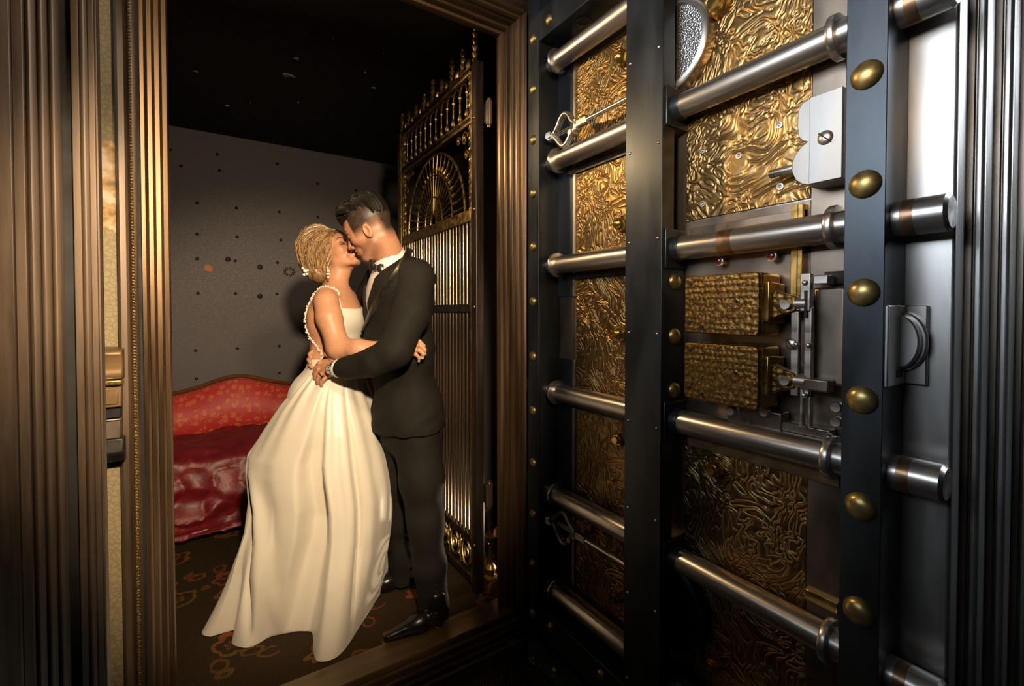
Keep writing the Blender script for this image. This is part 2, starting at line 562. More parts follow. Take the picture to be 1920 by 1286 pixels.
for i, (x, y, s) in enumerate([(-0.079, 2.988, .012), (0.357, 2.557, .020), (0.342, 2.762, .034), (0.069, 3.38, .022),
                               (0.778, 2.647, .016), (0.476, 2.273, .008), (0.713, 2.268, .008), (0.19, 3.25, .008),
                               (0.441, 3.087, .008), (0.687, 2.505, .007)]):
    r = random.Random(i)
    prof = [(x + s * math.cos(a) * r.uniform(0.3, 1.1), y + s * math.sin(a) * r.uniform(0.3, 1.1)) for a in np.linspace(0, 2 * PI, 8)[:-1]]
    obj('plaster_chip', MB().prism(prof, 'Z', 2.582, 2.586), M['chip_white'], ce)

# stepped bronze door frame: one stepped profile run round jambs, lintel and sill
STEP = [(0.0, 1.712), (0.0, 1.690), (0.003, 1.685), (0.013, 1.682), (0.014, 1.664), (0.018, 1.658), (0.028, 1.656),
        (0.029, 1.640), (0.033, 1.634), (0.042, 1.632), (0.043, 1.618), (0.048, 1.610), (0.056, 1.608), (0.057, 1.596),
        (0.062, 1.588), (0.070, 1.585)]
prof_r = [(XR + o_, y) for o_, y in STEP] + [(XR + 0.072, 1.60), (XR + 0.072, 1.80)]
prof_l = [(XL - o_, y) for o_, y in STEP] + [(XL - 0.085, 1.60), (XL - 0.085, 1.80)]
prof_t = [(y, ZT + o_) for o_, y in STEP] + [(1.585, ZT + 0.25), (1.80, ZT + 0.25)]
fr = struct('trim_1', MB().prism(prof_r, 'Z', -0.11, ZT + 0.25), M['bronze'], label='stepped bronze frame around the vault doorway')
obj('jamb', MB().prism(prof_l, 'Z', -0.11, ZT + 0.25), M['bronze'], fr)
obj('lintel', MB().prism(prof_t, 'X', XL - 0.085, XR + 0.072), M['bronze_h'], fr)
sill = [(1.80, -0.11), (1.80, -0.005), (1.70, 0.004), (1.695, 0.006), (1.622, 0.006), (1.618, 0.0), (1.618, -0.022), (1.612, -0.026), (1.606, -0.026),
        (1.604, -0.046), (1.600, -0.050), (1.594, -0.050), (1.592, -0.068), (1.588, -0.072), (1.582, -0.072), (1.580, -0.09), (1.570, -0.094), (1.566, -0.11)]
obj('sill', MB().prism(sill, 'X', XL, XR + 0.09), M['sill_metal'], fr)
# beaded gilt strip and outer fillet of the left jamb
mb = MB()
for k in range(330):
    z = -0.10 + k * 0.0082
    mb.lathe([(0.0055, -0.0034), (0.0085, 0), (0.0055, 0.0034)], (-0.183, 1.592, z), (0.12, -0.5, 1), 6)
o = obj('beaded_strip', mb, M['gilt'], fr); o['kind'] = 'stuff'; o['label'] = 'speckled gilt beading'
obj('fillet', MB().box(-0.174, -0.168, 1.588, 1.62, -0.11, 2.74), M['black'], fr)
obj('fillet', MB().prism([(-0.194, 1.60), (-0.200, 1.590), (-0.212, 1.588), (-0.220, 1.60), (-0.220, 1.66), (-0.194, 1.66)], 'Z', -0.11, 2.74), M['oak'], fr)

# hall side: papered wall, plain walls, floor, ceiling (seen in the metal and through the gaps)
struct('wall_front', MB().box(-1.9, -0.197, 1.62, 1.70, -0.11, 3.0), M['wallpaper'], label='cream crackle wallpaper torn open beside the frame',
       origin=(-0.5, 1.62, 1.445))
struct('wall_inner', MB().box(1.107, 1.75, 1.74, 1.80, -0.35, 3.0).box(-0.197, 1.75, 1.70, 1.80, ZT + 0.25, 3.0), M['hall_wall'])
struct('wall_hall_left', MB().box(-2.0, -1.9, -3.0, 1.70, -0.11, 3.3), M['hall_wall'])
def window(name, x0, x1, y0, y1, z0, z1):
    m_ = MB().box(x0, x1, y0 - 0.08, y0, z0 - 0.08, z1 + 0.08).box(x0, x1, y1, y1 + 0.08, z0 - 0.08, z1 + 0.08)
    m_.box(x0, x1, y0, y1, z0 - 0.08, z0).box(x0, x1, y0, y1, z1, z1 + 0.08)
    struct(name, m_, M['hall_ceiling'], 0.004)
window('window_1', -1.90, -1.84, 0.10, 1.58, 1.90, 3.10)
window('side_fill_frame', 2.84, 2.90, -1.25, -0.25, 1.90, 3.08)  # unseen frame added around the fill light on the right
struct('wall_hall_back', MB().box(-2.6, 3.2, -3.1, -3.0, -0.35, 3.3), M['hall_wall'])
struct('wall_hall_right', MB().box(2.9, 3.0, -3.0, 1.80, -0.35, 3.3), M['hall_wall'])
struct('ceiling_hall', MB().box(-2.6, 3.2, -3.1, 1.80, 3.2, 3.3), M['hall_ceiling'])
fl = struct('floor_hall', MB().box(-2.6, 1.045, -3.0, 1.566, -0.16, -0.11), M['floor_plate'], label='dark metal floor plate in front of the sill')
struct('floor_pit', MB().box(1.045, 3.2, -3.0, 1.80, -0.42, -0.36), M['black'])
# raised mat of small studs in the floor plate
mb = MB().box(0.20, 0.985, 0.80, 1.54, -0.11, -0.106)
obj('tread_frame', mb, M['dark_iron'], fl, 0.001)
mb = MB()
for i in range(48):
    for j in range(30):
        x = 0.965 - i * 0.0155 - (j % 2) * 0.0077; y = 1.52 - j * 0.0135
        mb.lathe([(0.0048, 0), (0.003, 0.003)], (x, y, -0.106), (0, 0, 1), 4, False)
o = obj('tread_studs', mb, M['sill_metal'], fl); o['kind'] = 'stuff'
obj('corner_block', MB().box(1.0, 1.04, 1.545, 1.60, -0.11, -0.075), M['sill_metal'], fl, 0.003)

# near casing on the left: a post of stepped, fluted strips
po = struct('trim_2', MB().box(-0.247, -0.228, 1.225, 1.262, -0.11, 3.2), M['black'], label='dark fluted casing post nearest the camera')
for x0, x1, y0, rel in [(-0.229, -0.2175, 1.204, 0), (-0.2175, -0.2045, 1.200, 1), (-0.2045, -0.195, 1.203, 0),
                        (-0.259, -0.247, 1.196, 1), (-0.273, -0.2605, 1.190, 1), (-0.288, -0.2745, 1.186, 1),
                        (-0.303, -0.2885, 1.182, 0), (-0.345, -0.3035, 1.176, 0), (-0.42, -0.345, 1.170, 0)]:
    if rel:
        prof = [(x0, 1.262), (x0, y0 + 0.006)] + [(x0 + (x1 - x0) * t, y0 + 0.006 - 0.007 * math.sin(PI * t)) for t in np.linspace(0.08, 0.92, 7)] + [(x1, y0 + 0.006), (x1, 1.262)]
        m_ = MB().prism(prof, 'Z', -0.11, 3.2)
    else:
        m_ = MB().box(x0, x1, y0, 1.262, -0.11, 3.2)
    obj('fluted_strip', m_, M['oak'], po, 0.0012)
obj('edge_bead', MB().box(-0.195, -0.1915, 1.206, 1.225, -0.11, 3.2), M['oak'], po, 0.001)

# metal fitting on the papered wall
t = thing('wall_fitting', 'worn brass and iron fitting mounted on the cream wallpaper', 'wall fitting', (-0.235, 1.60, 0.9))
obj('cap', MB().prism([(1.62, 1.205), (1.555, 1.200), (1.548, 1.190), (1.560, 1.150), (1.556, 1.135), (1.545, 1.125), (1.62, 1.118)], 'X', -0.275, -0.2065), M['sill_metal'], t, 0.004)
obj('ledge', MB().box(-0.275, -0.2075, 1.543, 1.62, 1.108, 1.122), M['gate_brass'], t, 0.003)
obj('cover', MB().box(-0.275, -0.2105, 1.556, 1.62, 1.050, 1.108).box(-0.275, -0.216, 1.552, 1.56, 1.058, 1.10), M['sill_metal'], t, 0.002)
obj('keeper', MB().box(-0.275, -0.2145, 1.57, 1.62, 1.02, 1.05), M['black'], t, 0.001)
obj('cover', MB().box(-0.275, -0.213, 1.556, 1.62, 0.968, 1.02).box(-0.275, -0.211, 1.552, 1.62, 1.014, 1.02), M['plate_steel'], t, 0.002)
obj('foot', MB().prism([(1.62, 0.968), (1.556, 0.968), (1.55, 0.93), (1.566, 0.905), (1.60, 0.898), (1.62, 0.90)], 'X', -0.275, -0.2065), M['dark_iron'], t, 0.004)

# ================================================================== VAULT DOOR
XF = 1.215                                # inner face of the slab
door = thing('vault_door', 'massive open steel vault door with brass panels and sliding lock bolts', 'vault door', (1.35, 0.9, -0.30))
for i in range(6):
    x0 = XF + 0.075 * i
    o = obj('slab_step', MB().box(x0, x0 + 0.075, 0.275 - 0.024 * i, 1.56, -0.23 - 0.014 * i, 2.72 + 0.02 * i), M['edge_steel'], door, 0.006, seg=3)
# thin fillets that break the steps up like the mouldings on the edge
for i in range(1, 5):
    x0 = XF + 0.075 * i
    obj('slab_fillet', MB().box(x0 - 0.014, x0, 0.275 - 0.024 * i + 0.012, 0.40, -0.22, 2.70), M['plate_steel'], door, 0.003)

# brass panels let into the face
def panel(y0, y1, z0, z1, mat, name='brass_panel', proud=0.005):
    return obj(name, MB().box(XF - proud, XF + 0.002, y0, y1, z0, z1), mat, door, 0.001)
RZ = [2.304, 1.906, 1.487, 0.971, 0.552, 0.156]         # heights of the six bolts
RX = 1.162
zl = [2.46] + RZ + [-0.02]
for i in range(7):
    panel(0.99, 1.388, zl[i + 1] + 0.012, zl[i] - 0.03, M['engraved'])
panel(0.534, 0.882, 1.575, 2.56, M['engraved'])
panel(0.534, 0.882, 0.985, 1.570, M['plate_steel'], 'mechanism_plate')
panel(0.534, 0.882, 0.565, 0.975, M['engraved'])
panel(0.534, 0.882, -0.05, 0.555, M['engraved'])
panel(0.452, 0.532, -0.10, 2.60, M['plate_steel'], 'margin_strip', 0.007)
# face plates with a bright edge in the far bay
for z0, z1 in [(1.36, 2.40), (0.95, 1.105), (0.0, 0.94)]:
    obj('face_plate', MB().box(XF - 0.012, XF, 1.402, 1.52, z0, z1), M['gunmetal'], door, 0.001)
    obj('bright_edge', MB().box(XF - 0.013, XF, 1.388, 1.402, z0, z1), M['edge_steel'], door, 0.001)
obj('face_plate', MB().box(XF - 0.006, XF, 1.402, 1.52, 1.105, 1.36), M['plate_steel'], door)

# the bolt-work frame: flat bars with brass studs, webs behind them
FX = 1.10
def flat_bar(y0, y1, z0, z1, th=0.012):
    return obj('frame_bar', MB().box(FX, FX + th, y0, y1, z0, z1), M['gunmetal'], door, 0.0015)
bar_far = flat_bar(1.492, 1.567, -0.25, 2.62)
bar_mid = flat_bar(0.884, 1.026, -0.25, 2.62)
bar_near = flat_bar(0.351, 0.421, -0.25, 2.62)
bar_top = flat_bar(0.421, 1.492, 2.385, 2.50)
bar_bot = flat_bar(0.421, 1.492, -0.02, 0.085, 0.012)
bar_low = flat_bar(0.421, 1.492, -0.17, -0.06, 0.012)
def web(x1, y0, y1, z0, z1):
    return obj('frame_web', MB().box(FX + 0.012, x1, y0, y1, z0, z1), M['gunmetal'], door, 0.0012)
w_far = web(1.205, 1.494, 1.506, -0.25, 2.62)
web(1.205, 1.555, 1.566, -0.25, 2.62)
w_mid = web(1.157, 0.886, 0.898, -0.25, 2.62)
web(1.157, 1.012, 1.024, -0.25, 2.62)
w_plate = web(1.210, 0.885, 0.897, 1.01, 1.445)
w_near = web(1.214, 0.352, 0.364, -0.25, 2.62)
web(1.214, 0.408, 0.420, -0.25, 2.62)
w_top = obj('frame_web', MB().box(FX + 0.012, 1.214, 0.43, 1.49, 2.385, 2.397), M['gunmetal'], door)
obj('frame_web', MB().box(FX + 0.012, 1.214, 0.43, 1.49, 0.073, 0.085), M['gunmetal'], door)
obj('frame_web', MB().box(FX + 0.012, 1.214, 0.43, 1.49, -0.072, -0.06), M['gunmetal'], door)
obj('port_ring', MB().lathe([(0.028, 0), (0.030, 0.003), (0.024, 0.004), (0.022, 0.001), (0.003, 0.001), (0.002, 0.003)], (1.165, 1.30, 2.385), (0, 0, -1), 24), M['gunmetal'], w_top)

stud = MB(); dome(stud, (0, 0, 0), (-1, 0, 0), 0.0195, 0.013)
stud_me = stud.mesh('stud', (0, 0, 0)); stud_me.materials.append(M['stud'])
for z in [2.412, 2.209, 2.003, 1.785, 1.565, 1.341, 1.114, 0.888, 0.67, 0.455, 0.245, 0.035, -0.164]:
    inst('stud', stud_me, (FX, 1.530, z), bar_far)
stud2 = MB(); dome(stud2, (0, 0, 0), (-1, 0, 0), 0.0285, 0.017, 28)
stud2_me = stud2.mesh('stud', (0, 0, 0)); stud2_me.materials.append(M['stud'])
for z in [2.43, 2.213, 1.993, 1.774, 1.556, 1.338, 1.12, 0.901, 0.684, 0.466, 0.248, 0.03]:
    inst('stud', stud2_me, (FX, 0.385, z), bar_near)
for z in (1.389, 1.225, 1.061):
    inst('stud', stud_me, (1.160, 0.885, z), w_plate, (0, 0, PI / 2)).scale = (1.25, 1.25, 1.25)
for y in (1.424, 1.20, 0.98, 0.75, 0.52):
    inst('stud', stud_me, (FX, y, 2.435), bar_top)
for y in (1.408, 1.125, 0.75):
    inst('stud', stud_me, (FX, y, 0.048), bar_bot)
for y in (1.384, 1.10, 0.75):
    inst('stud', stud_me, (FX, y, -0.116), bar_low)
riv = MB(); dome(riv, (0, 0, 0), (-1, 0, 0), 0.0048, 0.0035, 10)
riv_me = riv.mesh('rivet', (0, 0, 0)); riv_me.materials.append(M['steel'])
for z in [2.355, 2.077, 1.798, 1.517, 1.233, 0.951, 0.672, 0.396, 0.118]:
    inst('rivet', riv_me, (FX, 1.009, z), bar_mid)
    inst('rivet', riv_me, (FX, 0.899, z), bar_mid)

# bearing blocks where the bolts pass the middle web
for z in RZ:
    obj('bearing_block', MB().box(1.112, 1.214, 0.878, 0.886, z - 0.058, z + 0.058).box(1.114, 1.214, 1.015, 1.027, z - 0.055, z + 0.055), M['gunmetal'], door, 0.003)

# sliding bolts with collars
def ring(y0, y1, z, r, mat, parent, name='collar'):
    a = y0; b = y1
    return obj(name, MB().lathe([(r * 0.72, 0), (r * 0.97, 0.0008), (r, 0.003), (r, (b - a) - 0.003), (r * 0.97, (b - a) - 0.0008), (r * 0.72, b - a)], (RX, a, z), (0, 1, 0), 32), mat, parent)
for i, z in enumerate(RZ):
    r = 0.035
    mb = MB().lathe([(r, 0), (r, 0.566)], (RX, 0.884, z), (0, 1, 0), 32)          # far bay
    mb.lathe([(r, 0), (r, 0.51)], (RX, 0.378, z), (0, 1, 0), 32)
    rod = obj('lock_bolt', mb, M['steel'], door, origin=(RX, 0.9, z))
    ring(1.442, 1.456, z, 0.050, M['steel'], rod)
    obj('pivot_end', MB().lathe([(0.030, 0), (0.030, 0.020), (0.027, 0.022), (0.027, 0.040)], (RX, 1.455, z), (0, 1, 0), 24), M['steel'], rod)
    ring(0.452, 0.470, z, 0.049, M['steel'], rod)
    obj('sleeve', MB().lathe([(0.0375, 0), (0.0385, 0.004), (0.0385, 0.03)], (RX, 0.855, z), (0, 1, 0), 28), M['gunmetal'], rod)
    if i == 2:
        obj('tinted_band', MB().lathe([(0.0352, 0), (0.0352, 0.040)], (RX, 0.690, z), (0, 1, 0), 32), M['copper_tint'], rod)
    # bolt head that shoots out of the near edge
    obj('bolt_head', MB().lathe([(0.0005, 0), (0.030, 0.0), (0.036, 0.006), (0.036, 0.10), (0.040, 0.101), (0.040, 0.125)], (RX, 0.268, z), (0, 1, 0), 36), M['steel'], rod)
    obj('tinted_band', MB().lathe([(0.0364, 0), (0.0364, 0.020)], (RX, 0.318, z), (0, 1, 0), 36), M['copper_tint'], rod)
    obj('bolt_tail', MB().lathe([(0.030, 0), (0.030, 0.11), (0.026, 0.115), (0.001, 0.115)], (RX, 1.555, z), (0, 1, 0), 24), M['steel'], rod)
# guide bars that carry the bolts along the face
for z in RZ[1:]:
    obj('guide_bar', MB().box(XF - 0.014, XF, 0.99, 1.44, z - 0.060, z - 0.036), M['dark_iron'], door, 0.001)
obj('guide_bar', MB().box(XF - 0.020, XF, 0.54, 0.86, 1.500, 1.548), M['plate_steel'], door, 0.001)
obj('guide_bar', MB().box(XF - 0.020, XF, 0.46, 0.86, 0.895, 0.925), M['sill_metal'], door, 0.001)
obj('guide_bar', MB().box(XF - 0.020, XF, 0.46, 0.53, 0.60, 0.625), M['brass'], door, 0.001)

# brass acorn knobs and hex bolts in the bays
for z in (2.185, 1.607, 1.222):
    k = obj('acorn_nut', hexnut(MB(), (XF - 0.002, 1.139, z), (-1, 0, 0), 0.030, 0.024), M['brass'], door)
    mb = MB(); dome(mb, (XF - 0.024, 1.139, z), (-1, 0, 0), 0.022, 0.024)
    obj('cap', mb, M['brass'], k)
for y, z, r in [(1.139, 0.845, 0.024), (1.150, 0.272, 0.022), (0.77, 0.847, 0.023), (0.77, 0.282, 0.023), (0.771, 2.160, 0.034)]:
    k = obj('hex_bolt', hexnut(MB(), (XF - 0.003, y, z), (-1, 0, 0), r, 0.030), M['brass'], door)
    obj('bolt_end', MB().lathe([(r * 0.62, 0), (r * 0.62, 0.008), (r * 0.5, 0.012)], (XF - 0.032, y, z), (-1, 0, 0), 20), M['brass'], k)
scr = MB().lathe([(0.009, 0), (0.0088, 0.003), (0.0055, 0.0032), (0.005, 0.001)], (0, 0, 0), (-1, 0, 0), 16)
dome(scr, (0, 0, 0), (-1, 0, 0), 0.0045, 0.0035, 12)
scr_me = scr.mesh('screw_hole', (0, 0, 0)); scr_me.materials.append(M['steel'])
for y, z in [(0.609, 1.775), (0.826, 1.774), (0.715, 1.727), (0.605, 1.618), (0.825, 1.617)]:
    inst('screw_hole', scr_me, (XF - 0.005, y, z), door)

# lyre links with their pull rods
def lyre(zc, up):
    X0 = 1.148
    def P(dy, dz, dx=0.0):
        return (X0 + dx, 1.462 + dy, zc + up * dz)
    out = [(-0.005, 0.0), (-0.03, 0.022), (-0.050, 0.050), (-0.070, 0.066), (-0.092, 0.062), (-0.108, 0.044), (-0.122, 0.020),
           (-0.146, 0.006), (-0.146, -0.012), (-0.122, -0.022), (-0.104, -0.040), (-0.088, -0.056), (-0.068, -0.058), (-0.048, -0.042), (-0.028, -0.018)]
    # closed loop rounded off by subdivision
    q = [Vector((a, b)) for a, b in out]
    for _ in range(2):
        q = [p for i in range(len(q)) for p in ((q[i] * 0.75 + q[(i + 1) % len(q)] * 0.25), (q[i] * 0.25 + q[(i + 1) % len(q)] * 0.75))]
    mb = MB().tube([P(p.x, p.y, -0.004) for p in q], 0.0095, 10, closed=True).tube([P(p.x, p.y, 0.006) for p in q], 0.0095, 10, closed=True)
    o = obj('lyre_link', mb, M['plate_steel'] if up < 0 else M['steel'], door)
    for s in (-0.007, 0.0, 0.007):
        obj('lyre_string', MB().cyl(P(-0.034, s), P(-0.140, s * 0.9), 0.0018, 8), M['steel'], o)
    obj('yoke', MB().box(X0 - 0.010, X0 + 0.012, 1.462 - 0.205, 1.462 - 0.135, zc - 0.013, zc + 0.013).box(X0 - 0.012, X0 + 0.014, 1.462 - 0.150, 1.462 - 0.136, zc - 0.022, zc + 0.022), M['steel'], o, 0.003)
    obj('pull_rod', MB().cyl(P(-0.19, 0.0), P(-0.45, 0.0), 0.0085, 16), M['steel'], o)
    k = obj('hex_nut', hexnut(MB(), (X0 + 0.015, 1.474, zc), (-1, -0.35, 0), 0.021, 0.040), M['steel'], o)
    obj('stud_end', MB().cyl((X0 - 0.022, 1.461, zc), (X0 - 0.030, 1.458, zc), 0.011, 16), M['steel'], o)
    obj('side_pin', MB().cyl((X0 - 0.022, 1.335, zc - 0.026), (X0 + 0.01, 1.335, zc - 0.026), 0.010, 16), M['steel'], o)
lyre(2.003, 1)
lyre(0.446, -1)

# dial housings behind the middle bar
def dial(zc, mat_rim, mat_face):
    o = obj('dial_housing', MB().lathe([(0.136, 0), (0.138, 0.003), (0.138, 0.040), (0.134, 0.044), (0.121, 0.046), (0.119, 0.040), (0.118, 0.032)], (XF, 0.925, zc), (-1, 0, 0), 56), mat_rim, door)
    obj('dial_face', MB().lathe([(0.119, 0), (0.119, 0.034), (0.001, 0.034)], (XF, 0.925, zc), (-1, 0, 0), 48), mat_face, o)
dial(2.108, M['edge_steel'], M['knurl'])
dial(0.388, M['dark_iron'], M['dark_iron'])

# two-lobed cam plate with its pin
cam_prof = [(0.440, 1.785), (0.508, 1.786), (0.524, 1.780), (0.533, 1.765), (0.534, 1.730), (0.531, 1.705), (0.522, 1.693), (0.512, 1.688),
            (0.524, 1.682), (0.537, 1.668), (0.545, 1.650), (0.545, 1.628), (0.536, 1.606), (0.522, 1.594), (0.505, 1.588), (0.440, 1.587)]
cp = obj('cam_plate', MB().prism(cam_prof, 'X', 1.140, 1.205), M['dull_steel'], door, 0.002)
obj('cam_cover', MB().box(1.134, 1.141, 0.440, 0.505, 1.589, 1.784), M['dull_steel'], cp, 0.001)
obj('pin', MB().cyl((1.175, 0.612, 1.645), (1.175, 0.540, 1.645), 0.0105, 20), M['edge_steel'], cp)
s_ = MB(); dome(s_, (1.134, 0.472, 1.684), (-1, 0, 0), 0.016, 0.008)
s_ = obj('slotted_screw', s_, M['steel'], cp)
obj('slot', MB().prism([(0.460, 1.674), (0.462, 1.672), (0.484, 1.694), (0.482, 1.696)], 'X', 1.1258, 1.128), M['black'], s_)

# time locks: chased brass boxes with cheek brackets
def time_lock(z0, z1):
    yb = (0.597, 0.806)
    o = obj('time_lock', MB().box(1.112, 1.205, yb[0], yb[1], z0, z1), M['brass'], door, 0.010, seg=4)
    rc = 0.013
    rp = [(cy + rc * math.cos(a), cz + rc * math.sin(a)) for cy, cz, a0 in ((yb[1] - rc, z1 - rc, 0), (yb[0] + rc, z1 - rc, PI / 2), (yb[0] + rc, z0 + rc, PI), (yb[1] - rc, z0 + rc, 1.5 * PI)) for a in np.linspace(a0, a0 + PI / 2, 6)]
    obj('rim', MB().prism(rp, 'X', 1.101, 1.116), M['basket'], o, 0.003, seg=3)
    # chased front: rows of raised overlapping lozenges
    mb = MB()
    ny, nz = 15, 10
    for i in range(ny):
        for j in range(nz):
            y = yb[0] + 0.014 + (i + 0.5 * (j % 2)) * (yb[1] - yb[0] - 0.028) / (ny - 0.2); z = z0 + 0.012 + j * (z1 - z0 - 0.024) / (nz - 1)
            if y > yb[1] - 0.010:
                continue
            w_, h_ = 0.0078, 0.0092
            q = 0.0022 * math.sin(i * 12.9 + j * 7.7)
            mb.add([(1.1012, y - w_, z + q), (1.1012, y, z - h_), (1.1012, y + w_, z - q), (1.1012, y, z + h_), (1.0996, y + 0.002, z + 0.002 + q)],
                   [(0, 1, 4), (1, 2, 4), (2, 3, 4), (3, 0, 4)])
    p = obj('chased_front', mb, M['basket'], o); p['kind'] = 'stuff'
    zm = (z0 + z1) / 2
    obj('cheek', MB().prism([(1.125, zm + 0.055), (1.20, zm + 0.05), (1.20, zm - 0.05), (1.125, zm - 0.045)], 'Y', 0.585, 0.600), M['brass'], o, 0.003)
    br = obj('bracket', MB().prism([(0.600, zm + 0.040), (0.560, zm + 0.024), (0.535, zm + 0.018), (0.526, zm), (0.535, zm - 0.020), (0.570, zm - 0.030), (0.600, zm - 0.045)], 'X', 1.142, 1.168), M['basket'], o, 0.004)
    obj('pivot_pin', MB().cyl((1.132, 0.553, zm - 0.002), (1.15, 0.553, zm - 0.002), 0.011, 18), M['steel'], br)
    obj('knuckle', MB().cyl((1.155, 0.536, zm), (1.155, 0.512, zm), 0.017, 20), M['steel'], br)
    for (y, z) in [(0.785, z1 - 0.022), (0.655, zm + 0.008), (0.79, z0 + 0.03), (0.75, z0 + 0.018)]:
        obj('keyhole', MB().cyl((1.0965, y, z), (1.102, y, z), 0.0045, 10), M['black'], o)
    return o
time_lock(1.240, 1.396)
time_lock(1.058, 1.214)
# snubber links between the time locks and the bolt frame
lk = obj('link_arm', MB().box(1.142, 1.158, 0.502, 0.524, 1.30, 1.388).box(1.146, 1.160, 0.500, 0.516, 1.10, 1.31).box(1.146, 1.160, 0.528, 0.546, 1.10, 1.30)
         .box(1.146, 1.160, 0.500, 0.507, 1.03, 1.12).box(1.146, 1.160, 0.517, 0.524, 1.03, 1.12), M['steel'], door, 0.002)
for y, z in [(0.513, 1.366), (0.504, 1.222), (0.530, 1.222), (0.512, 1.105)]:
    mb = MB(); dome(mb, (1.142, y, z), (-1, 0, 0), 0.007, 0.006, 12)
    obj('pin_head', mb, M['steel'], lk)
obj('slot', MB().box(1.1395, 1.143, 0.508, 0.514, 1.285, 1.348), M['black'], lk)
s_ = MB(); dome(s_, (1.146, 0.543, 1.222), (-1, 0, 0), 0.014, 0.007)
s_ = obj('slotted_screw', s_, M['steel'], lk)
obj('slot', MB().prism([(0.533, 1.212), (0.535, 1.210), (0.553, 1.232), (0.551, 1.234)], 'X', 1.1385, 1.141), M['black'], s_)
obj('cross_head', MB().box(1.140, 1.17, 0.462, 0.525, 1.118, 1.146), M['plate_steel'], lk, 0.004)
obj('slide_block', MB().box(1.150, 1.185, 0.470, 0.500, 1.362, 1.382), M['steel'], lk, 0.002)
obj('slide_case', MB().box(1.175, 1.206, 0.444, 0.512, 1.13, 1.355), M['plate_steel'], door, 0.006)
obj('slide_slot', MB().box(1.190, 1.2085, 0.445, 0.495, 1.362, 1.392), M['black'], door, 0.003)
obj('base_bracket', MB().box(1.165, 1.206, 0.574, 0.715, 0.998, 1.048).box(1.170, 1.206, 0.470, 0.576, 1.004, 1.028), M['plate_steel'], door, 0.003)
for y, z, x in [(0.700, 1.032, 1.165), (0.612, 1.046, 1.165), (0.470, 1.012, 1.165), (0.455, 1.085, 1.17), (0.455, 1.052, 1.17)]:
    obj('cap_screw', MB().lathe([(0.011, 0), (0.012, 0.003), (0.012, 0.014), (0.010, 0.017)], (x + 0.004, y, z), (-1, 0, 0), 16), M['steel'], door)
for y in (0.756, 0.612):
    p = obj('jewel_post', MB().lathe([(0.008, 0), (0.008, 0.012), (0.011, 0.014), (0.014, 0.022), (0.014, 0.026), (0.011, 0.028)], (XF - 0.005, y, 1.441), (-1, 0, 0), 20), M['steel'], door)
    mb = MB(); dome(mb, (XF - 0.032, y, 1.441), (-1, 0, 0), 0.0105, 0.005, 16)
    obj('jewel', mb, M['red_jewel'], p)
obj('copper_rail', MB().box(XF - 0.03, XF - 0.005, 0.540, 0.566, 1.30, 1.56).box(XF - 0.032, XF - 0.028, 0.550, 0.552, 1.30, 1.56), M['brass'], door, 0.001)

# catch on the near edge
ct = obj('edge_catch', MB().box(1.105, 1.214, 0.345, 0.352, 1.150, 1.312).box(1.200, 1.214, 0.312, 0.352, 1.150, 1.312), M['edge_steel'], door, 0.002)
mb = MB()
prof = [(0.349 - 0.034 * math.sin(a), 1.238 + 0.054 * math.cos(a)) for a in np.linspace(0, PI, 18)]
mb.prism(prof, 'X', 1.168, 1.201)
prof = [(0.349 - 0.041 * math.sin(a), 1.238 + 0.061 * math.cos(a)) for a in np.linspace(0, PI, 18)]
mb.prism(prof, 'X', 1.188, 1.201)
obj('half_round_catch', mb, M['edge_steel'], ct, 0.003)
obj('catch_recess', MB().box(1.150, 1.178, 0.3435, 0.346, 1.166, 1.182), M['black'], ct)

# ================================================================== INNER GRILLE GATE
gate = thing('grille_gate', 'tall brass and nickel barred day gate swung open behind the groom', 'gate', (1.0, 2.33, 0.0))
GX = 1.0
GY0, GY1 = 1.80, 2.855
def gbox(name, y0, y1, z0, z1, hx, mat, bevel=0.003, x=GX):
    return obj(name, MB().box(x - hx, x + hx, y0, y1, z0, z1), mat, gate, bevel)
hs = gbox('hinge_stile', GY0, 1.845, 0.012, 2.42, 0.020, M['gate_iron'])
gbox('inner_stile', 1.846, 1.868, 0.03, 2.40, 0.014, M['gate_brass'])
gbox('lock_stile', 2.800, GY1, 0.012, 2.42, 0.016, M['gate_brass'])
gbox('inner_stile', 2.772, 2.798, 0.03, 2.40, 0.012, M['gate_brass'])
for z0, z1 in [(2.385, 2.425), (2.160, 2.200), (1.715, 1.770)]:
    gbox('rail', 1.868, 2.772, z0, z1, 0.016, M['gate_brass'])
    gbox('rail_groove', 1.868, 2.772, z0 + 0.012, z1 - 0.012, 0.0175, M['gate_iron'], 0.001) if z1 > 1.8 else None
gbox('rail', 1.868, 2.772, 1.296, 1.334, 0.014, M['gate_iron'])
gbox('rail', 1.868, 2.772, 0.218, 0.250, 0.016, M['gate_iron'])
gbox('rail', 1.868, 2.772, 0.030, 0.062, 0.016, M['gate_iron'])
gbox('lock_box', 2.70, 2.772, 1.22, 1.42, 0.028, M['gate_iron'])
# vertical bars
NB = 24
bar = MB().cyl((0, 0, 0), (0, 0, 1.0), 0.0085, 12)
bar_me = bar.mesh('bar', (0, 0, 0)); bar_me.materials.append(M['gate_bar'])
for k in range(NB):
    y = 1.888 + k * (2.758 - 1.888) / (NB - 1)
    inst('bar', bar_me, (GX, y, 0.248), gate).scale = (1, 1, 1.05)
    inst('bar', bar_me, (GX, y, 1.332), gate).scale = (1, 1, 0.385)
